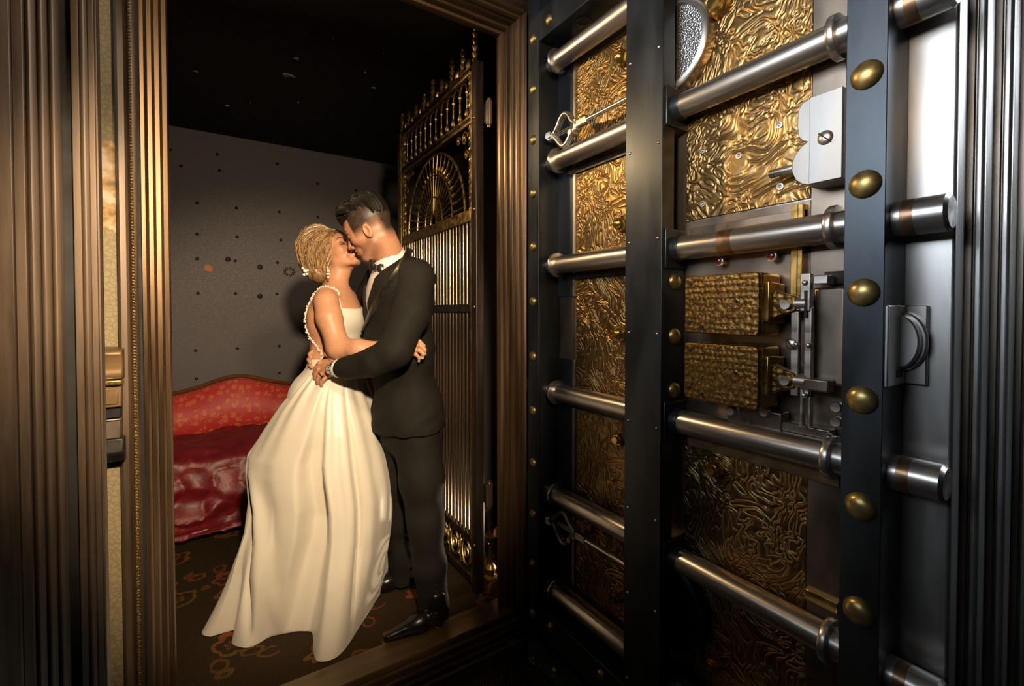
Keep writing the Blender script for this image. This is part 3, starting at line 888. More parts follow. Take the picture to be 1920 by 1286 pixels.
# twisted columns beside the upper openwork
def twist(y, z0, z1):
    mb = MB()
    for ph in (0, PI):
        n = int((z1 - z0) / 0.004)
        mb.tube([(GX + 0.006 * math.cos(ph + i * 0.5), y + 0.006 * math.sin(ph + i * 0.5), z0 + (z1 - z0) * i / n) for i in range(n + 1)], 0.0065, 6)
    obj('twisted_column', mb, M['gate_brass'], gate)
for y in (1.884, 2.758):
    twist(y, 1.772, 2.158)
    twist(y, 2.202, 2.383)
# arcade of little spindles between the two upper rails
NS = 12
for k in range(NS):
    y = 1.925 + k * (2.72 - 1.925) / (NS - 1)
    mb = MB().cyl((GX, y, 2.20), (GX, y, 2.335), 0.0045, 8)
    mb.lathe([(0.001, 0), (0.011, 0.012), (0.012, 0.022), (0.007, 0.040), (0.001, 0.062)], (GX, y, 2.205), (0, 0, 1), 8)
    mb.lathe([(0.008, 0), (0.009, 0.008), (0.005, 0.014)], (GX, y, 2.322), (0, 0, 1), 8)
    sp = obj('spindle', mb, M['gate_brass'], gate)
    if k < NS - 1:
        dy = (2.72 - 1.925) / (NS - 1)
        obj('arch', MB().tube([(GX, y + dy / 2 - dy / 2 * math.cos(a), 2.335 + 0.045 * math.sin(a)) for a in np.linspace(0, PI, 10)], 0.0045, 6), M['gate_brass'], gate)
# fan openwork
FY, FZ = 2.322, 1.772
def ell_arc(ry, rz, r, a0=0.0, a1=PI, n=26, dz=0.0):
    return MB().tube([(GX, FY + ry * math.cos(a), FZ + dz + rz * math.sin(a)) for a in np.linspace(a0, a1, n)], r, 6)
for ry, rz, r in [(0.040, 0.055, 0.005), (0.115, 0.150, 0.0045), (0.235, 0.265, 0.005), (0.375, 0.370, 0.0065)]:
    obj('fan_arc', ell_arc(ry, rz, r), M['gate_brass'], gate)
for k in range(21):
    a = PI * (k + 0.5) / 21
    p0 = (GX, FY + 0.040 * math.cos(a), FZ + 0.055 * math.sin(a))
    p1 = (GX, FY + 0.370 * math.cos(a), FZ + 0.365 * math.sin(a))
    obj('fan_rib', MB().cyl(p0, p1, 0.0034, 6).lathe([(0.001, 0), (0.009, 0.016), (0.001, 0.040)], (GX, FY + 0.245 * math.cos(a), FZ + 0.272 * math.sin(a)), (0, math.cos(a), math.sin(a)), 6), M['gate_brass'], gate)
for s in (-1, 1):                                         # scrolls filling the spandrels
    for cy, cz, rr in [(0.375, 0.345, 0.034), (0.310, 0.352, 0.022), (0.392, 0.265, 0.022)]:
        obj('scroll', MB().tube([(GX, FY + s * (cy + rr * (1 - 0.10 * i / 3) * math.cos(i * 0.42) * (1 - i / 30)), FZ + cz + rr * math.sin(i * 0.42) * (1 - i / 30)) for i in range(24)], 0.0042, 6), M['gate_brass'], gate)
# openwork of the bottom panel: rings and scrolls
for k in range(7):
    y = 1.945 + k * 0.125
    obj('ring', MB().tube([(GX, y + 0.044 * math.cos(a), 0.140 + 0.062 * math.sin(a)) for a in np.linspace(0, 2 * PI, 25)[:-1]], 0.005, 6, closed=True)
        .tube([(GX, y + 0.018 * math.cos(a), 0.140 + 0.026 * math.sin(a)) for a in np.linspace(0, 2 * PI, 17)[:-1]], 0.0045, 6, closed=True), M['gate_brass'], gate)
    for s in (-1, 1):
        obj('scroll', MB().tube([(GX, y + 0.062 + s * 0.002, 0.14 + s * t_) for t_ in np.linspace(0.0, 0.074, 5)], 0.004, 6).tube([(GX, y + 0.062 + s * 0.016 * math.sin(i * 0.5), 0.14 + s * (0.03 + 0.016 * math.cos(i * 0.5))) for i in range(13)], 0.0035, 6), M['gate_brass'], gate)
# finials along the top
for k in range(9):
    y = 1.85 + k * 0.12
    h = [0.155, 0.12, 0.14, 0.08, 0.13, 0.10, 0.085, 0.09, 0.12][k]
    n = max(3, int(h / 0.026))
    prof = [(0.010, 0)]
    for i in range(n):
        z = 0.012 + i * (h - 0.012) / n
        prof += [(0.009, z), (0.014, z + 0.006), (0.013, z + 0.013), (0.007, z + 0.020)]
    prof += [(0.010, h), (0.002, h + 0.006)]
    obj('finial', MB().lathe(prof, (GX, y, 2.422), (0.0, -0.06, 1), 10), M['gate_brass'], gate)
    if k < 8:
        obj('cresting_leaf', MB().lathe([(0.004, 0), (0.015, 0.02), (0.012, 0.035), (0.002, 0.060)], (GX, y + 0.06, 2.424), (0.1, 0.15 * (-1) ** k, 1), 8), M['gate_brass'], gate)
obj('cresting_scroll', MB().tube([(GX, 2.43 + 0.05 * math.sin(i * 0.7) + 0.012 * i, 2.44 + 0.05 * abs(math.cos(i * 0.6))) for i in range(9)], 0.0045, 6), M['gate_brass'], gate)
# hinges between gate and jamb
for z in (2.13, 0.42):
    h = obj('hinge_knuckle', MB().cyl((1.030, 1.770, z), (1.030, 1.770, z + 0.105), 0.0155, 18).cyl((1.030, 1.770, z - 0.012), (1.030, 1.770, z + 0.117), 0.009, 12), M['gate_bar'], gate)
    obj('hinge_leaf', MB().box(1.014, 1.036, 1.775, 1.80, z + 0.01, z + 0.095), M['gate_iron'], h, 0.002)
for z in (2.17, 1.76, 1.32, 0.23):
    mb = MB(); dome(mb, (GX - 0.02, 1.822, z), (-1, 0, 0), 0.008, 0.005, 12)
    obj('rivet', mb, M['gate_bar'], hs)

# ================================================================== SOFA AND THROW
def crest(x):
    return 0.735 + 0.098 * math.exp(-((x - 0.12) / 0.24) ** 2) + 0.01 * math.exp(-((x - 0.72) / 0.3) ** 2)
sofa = thing('sofa', 'camelback sofa in red floral brocade with carved walnut crest rail', 'sofa', (0.1, 3.50, 0.0))
xs = np.linspace(-1.30, 1.30, 66)
P = []
for x in xs:
    ct_ = crest(x)
    row = [(x, 3.86, 0.14), (x, 3.86, ct_ - 0.02), (x, 3.80, ct_ - 0.012)]
    for t_ in np.linspace(0, 1, 10):
        z = ct_ - 0.02 - t_ * (ct_ - 0.02 - 0.36)
        row.append((x, 3.765 - 0.055 * math.sin(PI * min(1, t_ * 1.15)) - 0.05 * t_, z))
    row.append((x, 3.66, 0.14))
    P.append(row)
mb = MB().grid(P)
mb.add(P[0], [tuple(range(len(P[0])))]); mb.add(P[-1], [tuple(range(len(P[0])))[::-1]])
obj('backrest', mb, M['brocade'], sofa)
def rail_ring(x):
    z = crest(x)
    return [(x, 3.81 + 0.034 * math.cos(a), z + 0.016 * math.sin(a) + (0.004 if math.cos(a) < -0.5 else 0)) for a in np.linspace(0, 2 * PI, 15)[:-1]]
obj('crest_rail', MB().grid([rail_ring(x) for x in xs], wrap=True), M['walnut'], sofa)
obj('crest_bead', MB().tube([(x, 3.772, crest(x) - 0.022) for x in xs], 0.007, 8), M['walnut'], sofa)
seat = [(3.20, 0.20), (3.18, 0.26), (3.175, 0.36), (3.19, 0.405), (3.23, 0.425), (3.45, 0.43), (3.68, 0.415), (3.70, 0.20)]
obj('seat', MB().prism(seat, 'X', -1.22, 1.22), M['brocade'], sofa, 0.01)
obj('apron', MB().box(-1.25, 1.25, 3.20, 3.72, 0.13, 0.20), M['walnut'], sofa, 0.008)
for sx in (-1, 1):
    obj('arm', MB().tube([(sx * 1.27, 3.78, 0.62), (sx * 1.28, 3.60, 0.63), (sx * 1.28, 3.35, 0.60), (sx * 1.27, 3.24, 0.52), (sx * 1.26, 3.22, 0.36), (sx * 1.26, 3.24, 0.2)], 0.055, 12), M['brocade'], sofa)
for x in (-1.18, 1.18):
    for y in (3.25, 3.70):
        obj('leg', MB().lathe([(0.018, 0), (0.014, 0.02), (0.026, 0.10), (0.036, 0.135)], (x, y, 0.0), (0, 0, 1), 12), M['walnut'], sofa)

# crimson satin throw heaped over the seat and hanging to the floor
path = [(3.655, 0.475), (3.60, 0.462), (3.48, 0.458), (3.35, 0.455), (3.23, 0.450), (3.165, 0.425), (3.142, 0.36), (3.135, 0.28),
        (3.130, 0.20), (3.122, 0.12), (3.105, 0.055), (3.07, 0.022), (3.03, 0.014)]
pv = [Vector((0, y, z)) for y, z in path]
def path_at(t_):
    f_ = t_ * (len(pv) - 1); i = min(int(f_), len(pv) - 2)
    return pv[i].lerp(pv[i + 1], f_ - i)
P = []
NU, NV = 150, 92
for i in range(NU):
    x = -0.95 + 1.95 * i / (NU - 1)
    row = []
    for j in range(NV):
        t_ = j / (NV - 1)
        tt = t_ * (0.94 + 0.06 * math.sin(x * 5 + 1) )
        p = path_at(tt); q = path_at(min(1, tt + 0.01)); d = (q - p)
        nrm = Vector((0, d.z, -d.y)); nrm = nrm.normalized() if nrm.length > 1e-6 else Vector((0, 0, 1))
        if nrm.y > 0.2: nrm = -nrm
        s = mnoise.noise(Vector((x * 2.2 + 1.5 * t_, t_ * 2.2, 0.3)))
        w1 = math.sin(7 * x + 6 * t_ + 6 * s) * 0.5 + 0.5
        w2 = abs(mnoise.noise(Vector((x * 6.5 + 2 * t_, t_ * 6 - 3 * x, 4.1)))) ** 0.7
        w3 = 1 - abs(mnoise.noise(Vector((x * 3 - 2.2 * t_, t_ * 5 + x * 2, 9.7)))) * 2.4
        hang = min(1, max(0, (tt - 0.38) * 4))
        amp = 0.020 + 0.020 * hang
        dsp = amp * (w1 * 0.8 + w2 * 1.1 + max(0, w3) * 1.0) + 0.008
        if tt > 0.86:
            dsp *= 0.8
        pt = Vector((x + 0.02 * s, p.y, p.z)) + nrm * dsp
        pt.z = max(pt.z, 0.008)
        row.append(tuple(pt))
    P.append(row)
o = obj('satin_throw', MB().grid(P), M['throw'])
sm = o.modifiers.new('solid', 'SOLIDIFY'); sm.thickness = 0.004; sm.offset = -1
tag(o, 'crumpled dark crimson satin throw draped over the sofa seat', 'throw')

# ================================================================== CANDLE STAND BEHIND THE GATE
t = thing('candle_stand', 'small glass and brass candle stand on the floor behind the gate', 'candle stand', (1.112, 1.90, 0.0))
cb = (1.112, 1.90)
obj('base', MB().lathe([(0.034, 0), (0.034, 0.010), (0.022, 0.018), (0.024, 0.035), (0.027, 0.050), (0.018, 0.066), (0.012, 0.072)], (cb[0], cb[1], 0.0), (0, 0, 1), 20), M['gate_brass'], t)
gm, gnt, gb = newmat('clear_glass'); gb.inputs['Transmission Weight'].default_value = 1.0; gb.inputs['Roughness'].default_value = 0.05; gb.inputs['Base Color'].default_value = (0.9, 0.85, 0.75, 1)
M['glass'] = gm
obj('stem', MB().lathe([(0.012, 0.07), (0.009, 0.09), (0.013, 0.11), (0.009, 0.13), (0.009, 0.17), (0.014, 0.185), (0.020, 0.20)], (cb[0], cb[1], 0.0), (0, 0, 1), 18), M['glass'], t)
obj('cup', MB().lathe([(0.018, 0.198), (0.030, 0.206), (0.032, 0.212), (0.026, 0.216)], (cb[0], cb[1], 0.0), (0, 0, 1), 20), M['gate_bar'], t)
obj('candle_stub', MB().lathe([(0.020, 0.212), (0.021, 0.235), (0.012, 0.250), (0.004, 0.262)], (cb[0], cb[1], 0.0), (0.12, -0.1, 1), 14), M['chip_orange'], t)
# low lamp in the far corner of the vault throws the gate's openwork on the gown
light('corner_lamp', 'SPOT', (1.58, 1.93, 0.05), (0.55, 1.95, 0.42), 16, (1.0, 0.80, 0.55), spot_size=math.radians(60), spot_blend=0.6, shadow_soft_size=0.012)

# ================================================================== PEOPLE
# organic bodies: smooth unions of tapered limbs and ellipsoids, meshed with surface nets
D0 = 1.95                                  # the couple stand about this far in front of the camera
def W(u, v, y=0.0):
    s = (D0 + y) / 853.33
    return np.array([(u - 960) * s, y, 1.30 + (583.6 - v) * s])

def smin(a, b, k):
    h = np.clip(0.5 + 0.5 * (b - a) / k, 0, 1)
    return b + (a - b) * h - k * h * (1 - h)
def smax(a, b, k):
    return -smin(-a, -b, k)
def s_ell(p, c, r, R_=None):
    q = p - np.asarray(c, np.float32)
    if R_ is not None:
        q = q @ np.asarray(R_, np.float32)
    r = np.asarray(r, np.float32)
    k0 = np.sqrt(((q / r) ** 2).sum(1)) + 1e-9
    k1 = np.sqrt(((q / (r * r)) ** 2).sum(1)) + 1e-9
    return k0 * (k0 - 1) / k1
def s_cone(p, a, b, ra, rb):
    a = np.asarray(a, np.float32); b = np.asarray(b, np.float32)
    ab = b - a; L2 = float(ab @ ab) + 1e-12
    t_ = np.clip(((p - a) @ ab) / L2, 0, 1)
    q = p - a - t_[:, None] * ab
    return np.sqrt((q * q).sum(1)) - (ra + (rb - ra) * t_)
def s_chain(p, pts_, rs, k=0.01):
    d = None
    for i in range(len(pts_) - 1):
        e = s_cone(p, pts_[i], pts_[i + 1], rs[i], rs[i + 1])
        d = e if d is None else smin(d, e, k)
    return d

def proj_out(pt, fn, off):
    """push points onto a surface"""
    pt = np.asarray(pt, np.float32)
    e = 0.004
    for _ in range(6):
        d = fn(pt)
        g = np.stack([fn(pt + np.eye(3, dtype=np.float32)[k] * e) - d for k in range(3)], 1) / e
        g /= (np.linalg.norm(g, axis=1, keepdims=True) + 1e-6)
        pt = pt - g * (d - off)[:, None]
    return pt

def sdf_mesh(fn, lo, hi, h, B=12):
    lo = np.asarray(lo, np.float64); hi = np.asarray(hi, np.float64)
    n = (np.ceil((hi - lo) / h / B).astype(int)) * B + 1
    nb = (n - 1) // B
    bi = np.stack(np.meshgrid(*[np.arange(k) for k in nb], indexing='ij'), -1).reshape(-1, 3)
    ctr = (lo + (bi + 0.5) * B * h).astype(np.float32)
    dc = fn(ctr)
    rad = B * h * 0.5 * 1.7321 + 2 * h
    V = np.empty(tuple(n), np.float32)
    sg = dc.reshape(tuple(nb))
    big = np.repeat(np.repeat(np.repeat(sg, B, 0), B, 1), B, 2)
    V[:] = 1.0
    V[:-1, :-1, :-1] = np.where(big > 0, 1.0, -1.0)
    act = bi[np.abs(dc) < rad * 1.6]
    g = np.stack(np.meshgrid(*[np.arange(B + 1)] * 3, indexing='ij'), -1).reshape(-1, 3)
    CH = 220
    for s0 in range(0, len(act), CH):
        a = act[s0:s0 + CH]
        idx = (a[:, None, :] * B + g[None]).reshape(-1, 3)
        val = fn((lo + idx * h).astype(np.float32))
        V[idx[:, 0], idx[:, 1], idx[:, 2]] = val
    S = V < 0
    c = np.zeros(tuple(n - 1), np.int8)
    for dx in (0, 1):
        for dy in (0, 1):
            for dz in (0, 1):
                c += S[dx:n[0] - 1 + dx, dy:n[1] - 1 + dy, dz:n[2] - 1 + dz]
    cells = np.argwhere((c > 0) & (c < 8))
    ids = np.full(tuple(n - 1), -1, np.int32)
    ids[cells[:, 0], cells[:, 1], cells[:, 2]] = np.arange(len(cells))
    acc = np.zeros((len(cells), 3)); cnt = np.zeros(len(cells))
    cor = [(0, 0, 0), (1, 0, 0), (0, 1, 0), (1, 1, 0), (0, 0, 1), (1, 0, 1), (0, 1, 1), (1, 1, 1)]
    vals = [V[cells[:, 0] + a, cells[:, 1] + b, cells[:, 2] + d] for a, b, d in cor]
    for i in range(8):
        for j in range(i + 1, 8):
            df = np.abs(np.array(cor[i]) - np.array(cor[j]))
            if df.sum() != 1:
                continue
            x = (vals[i] < 0) != (vals[j] < 0)
            t_ = vals[i] / np.where(x, vals[i] - vals[j], 1)
            pt = np.array(cor[i])[None] + t_[:, None] * (np.array(cor[j]) - np.array(cor[i]))[None]
            acc[x] += pt[x]; cnt[x] += 1
    verts = lo + (cells + acc / np.maximum(cnt, 1)[:, None]) * h
    faces = []
    for ax in range(3):
        sl0 = [slice(None)] * 3; sl1 = [slice(None)] * 3
        sl0[ax] = slice(0, n[ax] - 1); sl1[ax] = slice(1, n[ax])
        e = np.argwhere(S[tuple(sl0)] != S[tuple(sl1)])
        b_, c_ = [(1, 2), (2, 0), (0, 1)][ax]
        ok = (e[:, b_] > 0) & (e[:, c_] > 0) & (e[:, b_] < n[b_] - 1) & (e[:, c_] < n[c_] - 1)
        e = e[ok]
        def cid(db, dc_):
            q = e.copy(); q[:, b_] += db; q[:, c_] += dc_
            return ids[q[:, 0], q[:, 1], q[:, 2]]
        quad = np.stack([cid(-1, -1), cid(0, -1), cid(0, 0), cid(-1, 0)], 1)
        flip = S[tuple(e.T)]
        quad[~flip] = quad[~flip][:, ::-1]
        faces.append(quad[(quad >= 0).all(1)])
    return verts, np.concatenate(faces)

def org(name, verts, faces, mat, parent, off, cols=None, relax=0):
    me = bpy.data.meshes.new(name)
    v = verts - np.asarray(off)
    me.from_pydata(v.tolist(), [], faces.tolist())
    me.polygons.foreach_set('use_smooth', [True] * len(me.polygons))
    if cols is not None:
        at = me.color_attributes.new('Col', 'FLOAT_COLOR', 'POINT')
        c4 = np.ones((len(v), 4), np.float32); c4[:, :3] = cols
        at.data.foreach_set('color', c4.ravel())
    me.materials.append(mat)
    me.update()
    o = bpy.data.objects.new(name, me)
    COL.objects.link(o)
    o.parent = parent
    if relax:
        sm_ = o.modifiers.new('relax', 'SMOOTH'); sm_.iterations = relax; sm_.factor = 0.5
    return o

def part(name, mb, mat, parent, off, bevel=0.0):
    """a mesh built in the couple's frame, under a rotated person"""
    me = mb.mesh(name, tuple(off))
    me.materials.append(mat)
    o = bpy.data.objects.new(name, me)
    COL.objects.link(o)
    o.parent = parent
    if bevel:
        b = o.modifiers.new('bevel', 'BEVEL'); b.width = bevel; b.segments = 2
    return o

def person(label, u, y):
    b = W(u, 583.6, y)
    o = bpy.data.objects.new('person', None)
    COL.objects.link(o)
    F_ = Vector((math.sin(YAW), math.cos(YAW), 0)); R_ = Vector((math.cos(YAW), -math.sin(YAW), 0))
    o.location = F_ * (D0 + b[1]) + R_ * b[0]
    o.rotation_euler = (0, 0, -YAW)
    o['label'] = label; o['category'] = 'person'
    return o, np.array([b[0], b[1], 0.0])

def basis(f, roll=0.0):
    """head axes: forward, left, up as columns"""
    f = np.array(f, float); f /= np.linalg.norm(f)
    up = np.array([0, 0, 1.0])
    l = np.cross(up, f); l /= np.linalg.norm(l)
    u = np.cross(f, l)
    c, s = math.cos(roll), math.sin(roll)
    l, u = l * c + u * s, u * c - l * s
    return np.stack([f, l, u], 1)

def head_sdf(q, male):
    """q in head axes (x forward, y left, z up), metres for a 0.24 m head"""
    q = q.astype(np.float32)
    a = q.copy(); a[:, 1] = np.abs(a[:, 1])
    d = s_ell(q, (-0.012, 0, 0.045), (0.100, 0.077, 0.088))
    d = smin(d, s_ell(q, (0.030, 0, -0.005), (0.062, 0.062, 0.080)), 0.03)
    if male:
        d = smin(d, s_cone(a, (0.000, 0.050, -0.062), (0.060, 0.022, -0.098), 0.016, 0.016), 0.03)
        d = smin(d, s_ell(q, (0.068, 0, -0.100), (0.022, 0.024, 0.017)), 0.02)
        d = smin(d, s_ell(a, (0.076, 0.022, 0.026), (0.014, 0.026, 0.009)), 0.015)
    else:
        d = smin(d, s_cone(a, (0.004, 0.044, -0.052), (0.062, 0.014, -0.094), 0.015, 0.013), 0.03)
        d = smin(d, s_ell(q, (0.072, 0, -0.096), (0.017, 0.018, 0.014)), 0.02)
        d = smin(d, s_ell(a, (0.078, 0.024, 0.026), (0.010, 0.024, 0.008)), 0.015)
    d = smin(d, s_ell(a, (0.052, 0.046, -0.022), (0.026, 0.018, 0.020)), 0.022)      # cheekbones
    d = smax(d, -s_ell(a, (0.100, 0.034, 0.004), (0.022, 0.020, 0.013)), 0.012)       # sockets
    d = smin(d, s_ell(a, (0.074, 0.033, 0.002), (0.0145, 0.0165, 0.0125)), 0.003)     # lids over the eyes
    d = smax(d, -s_ell(a, (0.0885, 0.033, -0.0035), (0.0025, 0.0155, 0.0012)), 0.0015)  # lash line
    d = smin(d, s_cone(q, (0.086, 0, 0.014), (0.112, 0, -0.030), 0.0075, 0.0095), 0.012)  # nose
    d = smin(d, s_ell(a, (0.098, 0.0115, -0.036), (0.011, 0.0075, 0.008)), 0.006)
    d = smax(d, -s_ell(a, (0.104, 0.007, -0.043), (0.005, 0.0035, 0.004)), 0.003)
    d = smin(d, s_ell(q, (0.074, 0, -0.062), (0.020, 0.030, 0.022)), 0.015)           # muzzle
    d = smin(d, s_ell(q, (0.0915, 0, -0.0565), (0.009, 0.022, 0.0060)), 0.005)
    d = smin(d, s_ell(q, (0.0890, 0, -0.0700), (0.010, 0.019, 0.0068)), 0.005)
    d = smax(d, -s_ell(q, (0.100, 0, -0.0630), (0.010, 0.021, 0.0010)), 0.002)
    # ears
    ez = -0.016 if male else -0.006
    e = s_ell(a, (-0.010, 0.078, ez), (0.018, 0.0080, 0.031))
    e = smax(e, -s_ell(a, (-0.006, 0.086, ez + 0.003), (0.011, 0.0075, 0.020)), 0.004)
    d = smin(d, e, 0.006)
    return d

def head_paint(q, base, lip, brow, male):
    c = np.tile(np.array(base, np.float32), (len(q), 1))
    ay = np.abs(q[:, 1])
    def blend(mask, col):
        mask = np.clip(mask, 0, 1)[:, None]
        c[:] = c * (1 - mask) + np.array(col, np.float32) * mask
    def blob(cx, cy, cz, rx, ry, rz, soft=0.3, sym=True):
        yy = ay if sym else q[:, 1]
        k = np.sqrt(((q[:, 0] - cx) / rx) ** 2 + ((yy - cy) / ry) ** 2 + ((q[:, 2] - cz) / rz) ** 2)
        return (1 - k) / soft
    blend(0.35 * np.clip(blob(0.07, 0.045, -0.03, 0.04, 0.025, 0.022, 0.6), 0, 1), (base[0] * 1.0, base[1] * 0.66, base[2] * 0.58))   # cheeks
    blend(0.9 * np.clip(blob(0.097, 0, -0.063, 0.022, 0.025, 0.0145, 0.3), 0, 1), lip)
    arch = 0.0275 + 0.004 * np.clip((ay - 0.018) / 0.018, 0, 1) - 0.008 * np.clip((ay - 0.040) / 0.02, 0, 1)
    kb = np.maximum(np.abs(q[:, 2] - arch) / (0.0050 if male else 0.0040), np.abs(ay - 0.034) / 0.021)
    blend(0.9 * np.clip((1 - kb) / 0.35, 0, 1) * (q[:, 0] > 0.04), brow)
    blend(0.95 * np.clip(blob(0.084, 0.036, -0.0055 , 0.020, 0.022, 0.0052, 0.4), 0, 1), (0.012, 0.008, 0.006))   # lashes
    if not male:
        blend(0.75 * np.clip(blob(0.085, 0.035, 0.004, 0.02, 0.021, 0.012, 0.6), 0, 1), (0.12, 0.055, 0.04))  # eye make-up
    else:
        # stubble over jaw and lip, cropped sides
        nz_ = rng.random(len(q)).astype(np.float32)
        st = np.clip((-0.030 - q[:, 2]) / 0.025, 0, 1) * np.clip((q[:, 0] + 0.03) / 0.03, 0, 1) * np.clip((q[:, 2] + 0.122) / 0.02, 0, 1)
        st = st * (1 - np.clip(blob(0.097, 0, -0.063, 0.022, 0.025, 0.0145, 0.3), 0, 1))
        blend(0.30 * st * (0.6 + 0.8 * nz_), (0.10, 0.055, 0.04))
        side = np.clip((0.054 - q[:, 0]) / 0.006, 0, 1) * np.clip((q[:, 2] + 0.024 - np.clip((0.0 - q[:, 0]) * 0.15, -0.012, 0.3)) / 0.042, 0, 1)
        side *= 1 - np.clip(blob(-0.010, 0.082, -0.016, 0.024, 0.014, 0.034, 0.2), 0, 1)
        back = np.clip((-0.045 - q[:, 0]) / 0.03, 0, 1) * np.clip((q[:, 2] + 0.085) / 0.05, 0, 1)
        blend(np.clip(np.maximum(side, back), 0, 1) * (0.86 + 0.16 * nz_), (0.014, 0.011, 0.010))
    return c

def skin_mat(name):
    m, nt, b = newmat(name)
    at = _n(nt, 'ShaderNodeVertexColor'); at.layer_name = 'Col'
    vec = coords(nt)
    n = noise_n(nt, vec, 40, 3)
    r = ramp(nt, [(0.3, 0.92), (0.7, 1.06)]); nt.links.new(n.outputs[0], r.inputs[0])
    c = mix_c(nt, 1.0, at.outputs[0], r.outputs[0], 'MULTIPLY')
    nt.links.new(c, b.inputs['Base Color'])
    b.inputs['Roughness'].default_value = 0.46
    b.inputs['Subsurface Weight'].default_value = 0.12
    b.inputs['Subsurface Radius'].default_value = (0.012, 0.005, 0.003)
    b.inputs['Subsurface Scale'].default_value = 0.6
    f = noise_n(nt, vec, 420, 2)
    bump_n(nt, f.outputs[0], 0.12, 0.001, b)
    return m
M['skin'] = skin_mat('skin')
M['gown'] = satin('ivory_satin', (0.76, 0.715, 0.61), 0.40, 7, 0.05, 0.03)
M['lace'] = pm('beaded_lace', (0.82, 0.76, 0.66), 0.0, 0.25, 0.15, 90)
M['suit'] = pm('black_wool', (0.0125, 0.0115, 0.0095), 0, 0.78, 0.3, 300, bump=0.25, bdist=0.001, spec=0.2)
M['suit_satin'] = pm('black_satin_lapel', (0.014, 0.013, 0.012), 0, 0.35, 0.2, 60)
M['shirt'] = pm('white_cotton', (0.78, 0.77, 0.76), 0, 0.6, 0.04, 60, bump=0.05)
M['shoe'] = pm('black_patent', (0.008, 0.007, 0.007), 0, 0.22, 0.2, 30)
M['hair_dark'] = pm('dark_brown_hair', (0.008, 0.006, 0.005), 0, 0.6, 0.4, 60, spec=0.18)
M['watch_dial'] = pm('pale_watch_dial', (0.55, 0.52, 0.48), 0.2, 0.25, 0.1, 40)

def hair_mat(name, c0, c1, c2):
    m, nt, b = newmat(name)
    oi = _n(nt, 'ShaderNodeAttribute'); oi.attribute_name = 'tone'
    vec = coords(nt)
    n = noise_n(nt, vec, 55, 3)
    t_ = math_n(nt, 'ADD', math_n(nt, 'MULTIPLY', n.outputs[0], 0.45), math_n(nt, 'MULTIPLY', oi.outputs['Fac'], 0.6))
    r = ramp(nt, [(0.22, c0), (0.5, c1), (0.8, c2)])
    nt.links.new(t_, r.inputs[0]); nt.links.new(r.outputs[0], b.inputs['Base Color'])
    b.inputs['Roughness'].default_value = 0.38
    return m
M['hair_blond'] = hair_mat('blond_hair', (0.050, 0.023, 0.009), (0.22, 0.125, 0.052), (0.54, 0.37, 0.19))

def finger(p, pts_, r0, r1):
    n = len(pts_)
    return s_chain(p, pts_, [r0 + (r1 - r0) * i / (n - 1) for i in range(n)], 0.003)

# ------------------------------------------------------------------ the bride
bride, BO = person('bride in a strapped ivory satin gown kissing the groom, arm round him', 600, 0.05)
BF = basis((0.694, -0.324, 0.643), 0.0)
BS = 0.93
BC = W(671, 491, 0.052) - BS * (BF @ np.array([0.072, 0, -0.103]))
B_waist_y = 0.055
def bride_hand(p):
    w_ = W(752, 656, -0.142)
    d = s_cone(p, w_, W(771, 652, -0.148), 0.021, 0.024)
    d = smin(d, s_ell(p, W(769, 653, -0.148), (0.026, 0.014, 0.026)), 0.012)
    for pts_, r0 in [([W(774, 641, -0.150), W(786, 640, -0.160), W(794, 648, -0.156), W(795, 656, -0.146)], 0.0088),
                     ([W(776, 649, -0.152), W(788, 648, -0.163), W(796, 656, -0.158), W(796, 664, -0.148)], 0.0088),
                     ([W(775, 657, -0.152), W(786, 657, -0.162), W(793, 664, -0.157), W(792, 671, -0.148)], 0.0084),
                     ([W(770, 664, -0.150), W(780, 665, -0.158), W(786, 671, -0.154), W(785, 677, -0.146)], 0.0074)]:
        d = smin(d, finger(p, pts_, r0, r0 * 0.78), 0.003)
    d = smin(d, finger(p, [W(758, 646, -0.148), W(768, 634, -0.154), W(778, 630, -0.152)], 0.0095, 0.008), 0.006)
    return d
def bride_body(p):
    q = ((p - BC.astype(np.float32)) @ BF.astype(np.float32)) / BS
    d = head_sdf(q, False) * BS
    nb_ = W(627, 543, 0.065)
    d = smin(d, s_cone(p, BC + BF @ np.array([-0.022, 0, -0.05]), nb_, 0.047, 0.049), 0.022)
    d = smin(d, s_cone(p, W(610, 557, -0.058), W(650, 557, 0.185), 0.040, 0.040), 0.05)
    Rt = basis((0.93, -0.36, 0))
    t_ = s_ell(p, W(630, 600, 0.06), (0.090, 0.146, 0.150), Rt)
    t_ = smin(t_, s_ell(p, W(645, 596, 0.04), (0.060, 0.105, 0.062), Rt), 0.03)
    t_ = smin(t_, s_ell(p, W(626, 672, 0.06), (0.082, 0.120, 0.130), Rt), 0.05)
    t_ = smin(t_, s_ell(p, W(610, 745, 0.06), (0.130, 0.165, 0.140), Rt), 0.05)
    d = smin(d, t_, 0.04)
    # near arm, bent round the groom's side
    arm = s_chain(p, [W(612, 566, -0.078), W(617, 596, -0.100), W(634, 652, -0.124)], [0.050, 0.049, 0.042], 0.02)
    arm = smin(arm, s_chain(p, [W(634, 652, -0.124), W(672, 655, -0.150), W(720, 655, -0.150), W(756, 656, -0.144)], [0.042, 0.038, 0.030, 0.022], 0.02), 0.03)
    d = smin(d, arm, 0.012)
    # far arm, over the groom's other shoulder (hidden)
    d = smin(d, s_chain(p, [W(646, 560, 0.185), W(690, 590, 0.26), W(735, 570, 0.27)], [0.043, 0.037, 0.028], 0.02), 0.02)
    d = smin(d, bride_hand(p), 0.008)
    # legs under the skirt
    for sy in (-0.03, 0.14):
        d = smin(d, s_cone(p, W(612, 780, sy), W(615, 840, sy), 0.085, 0.07), 0.03)
    return d
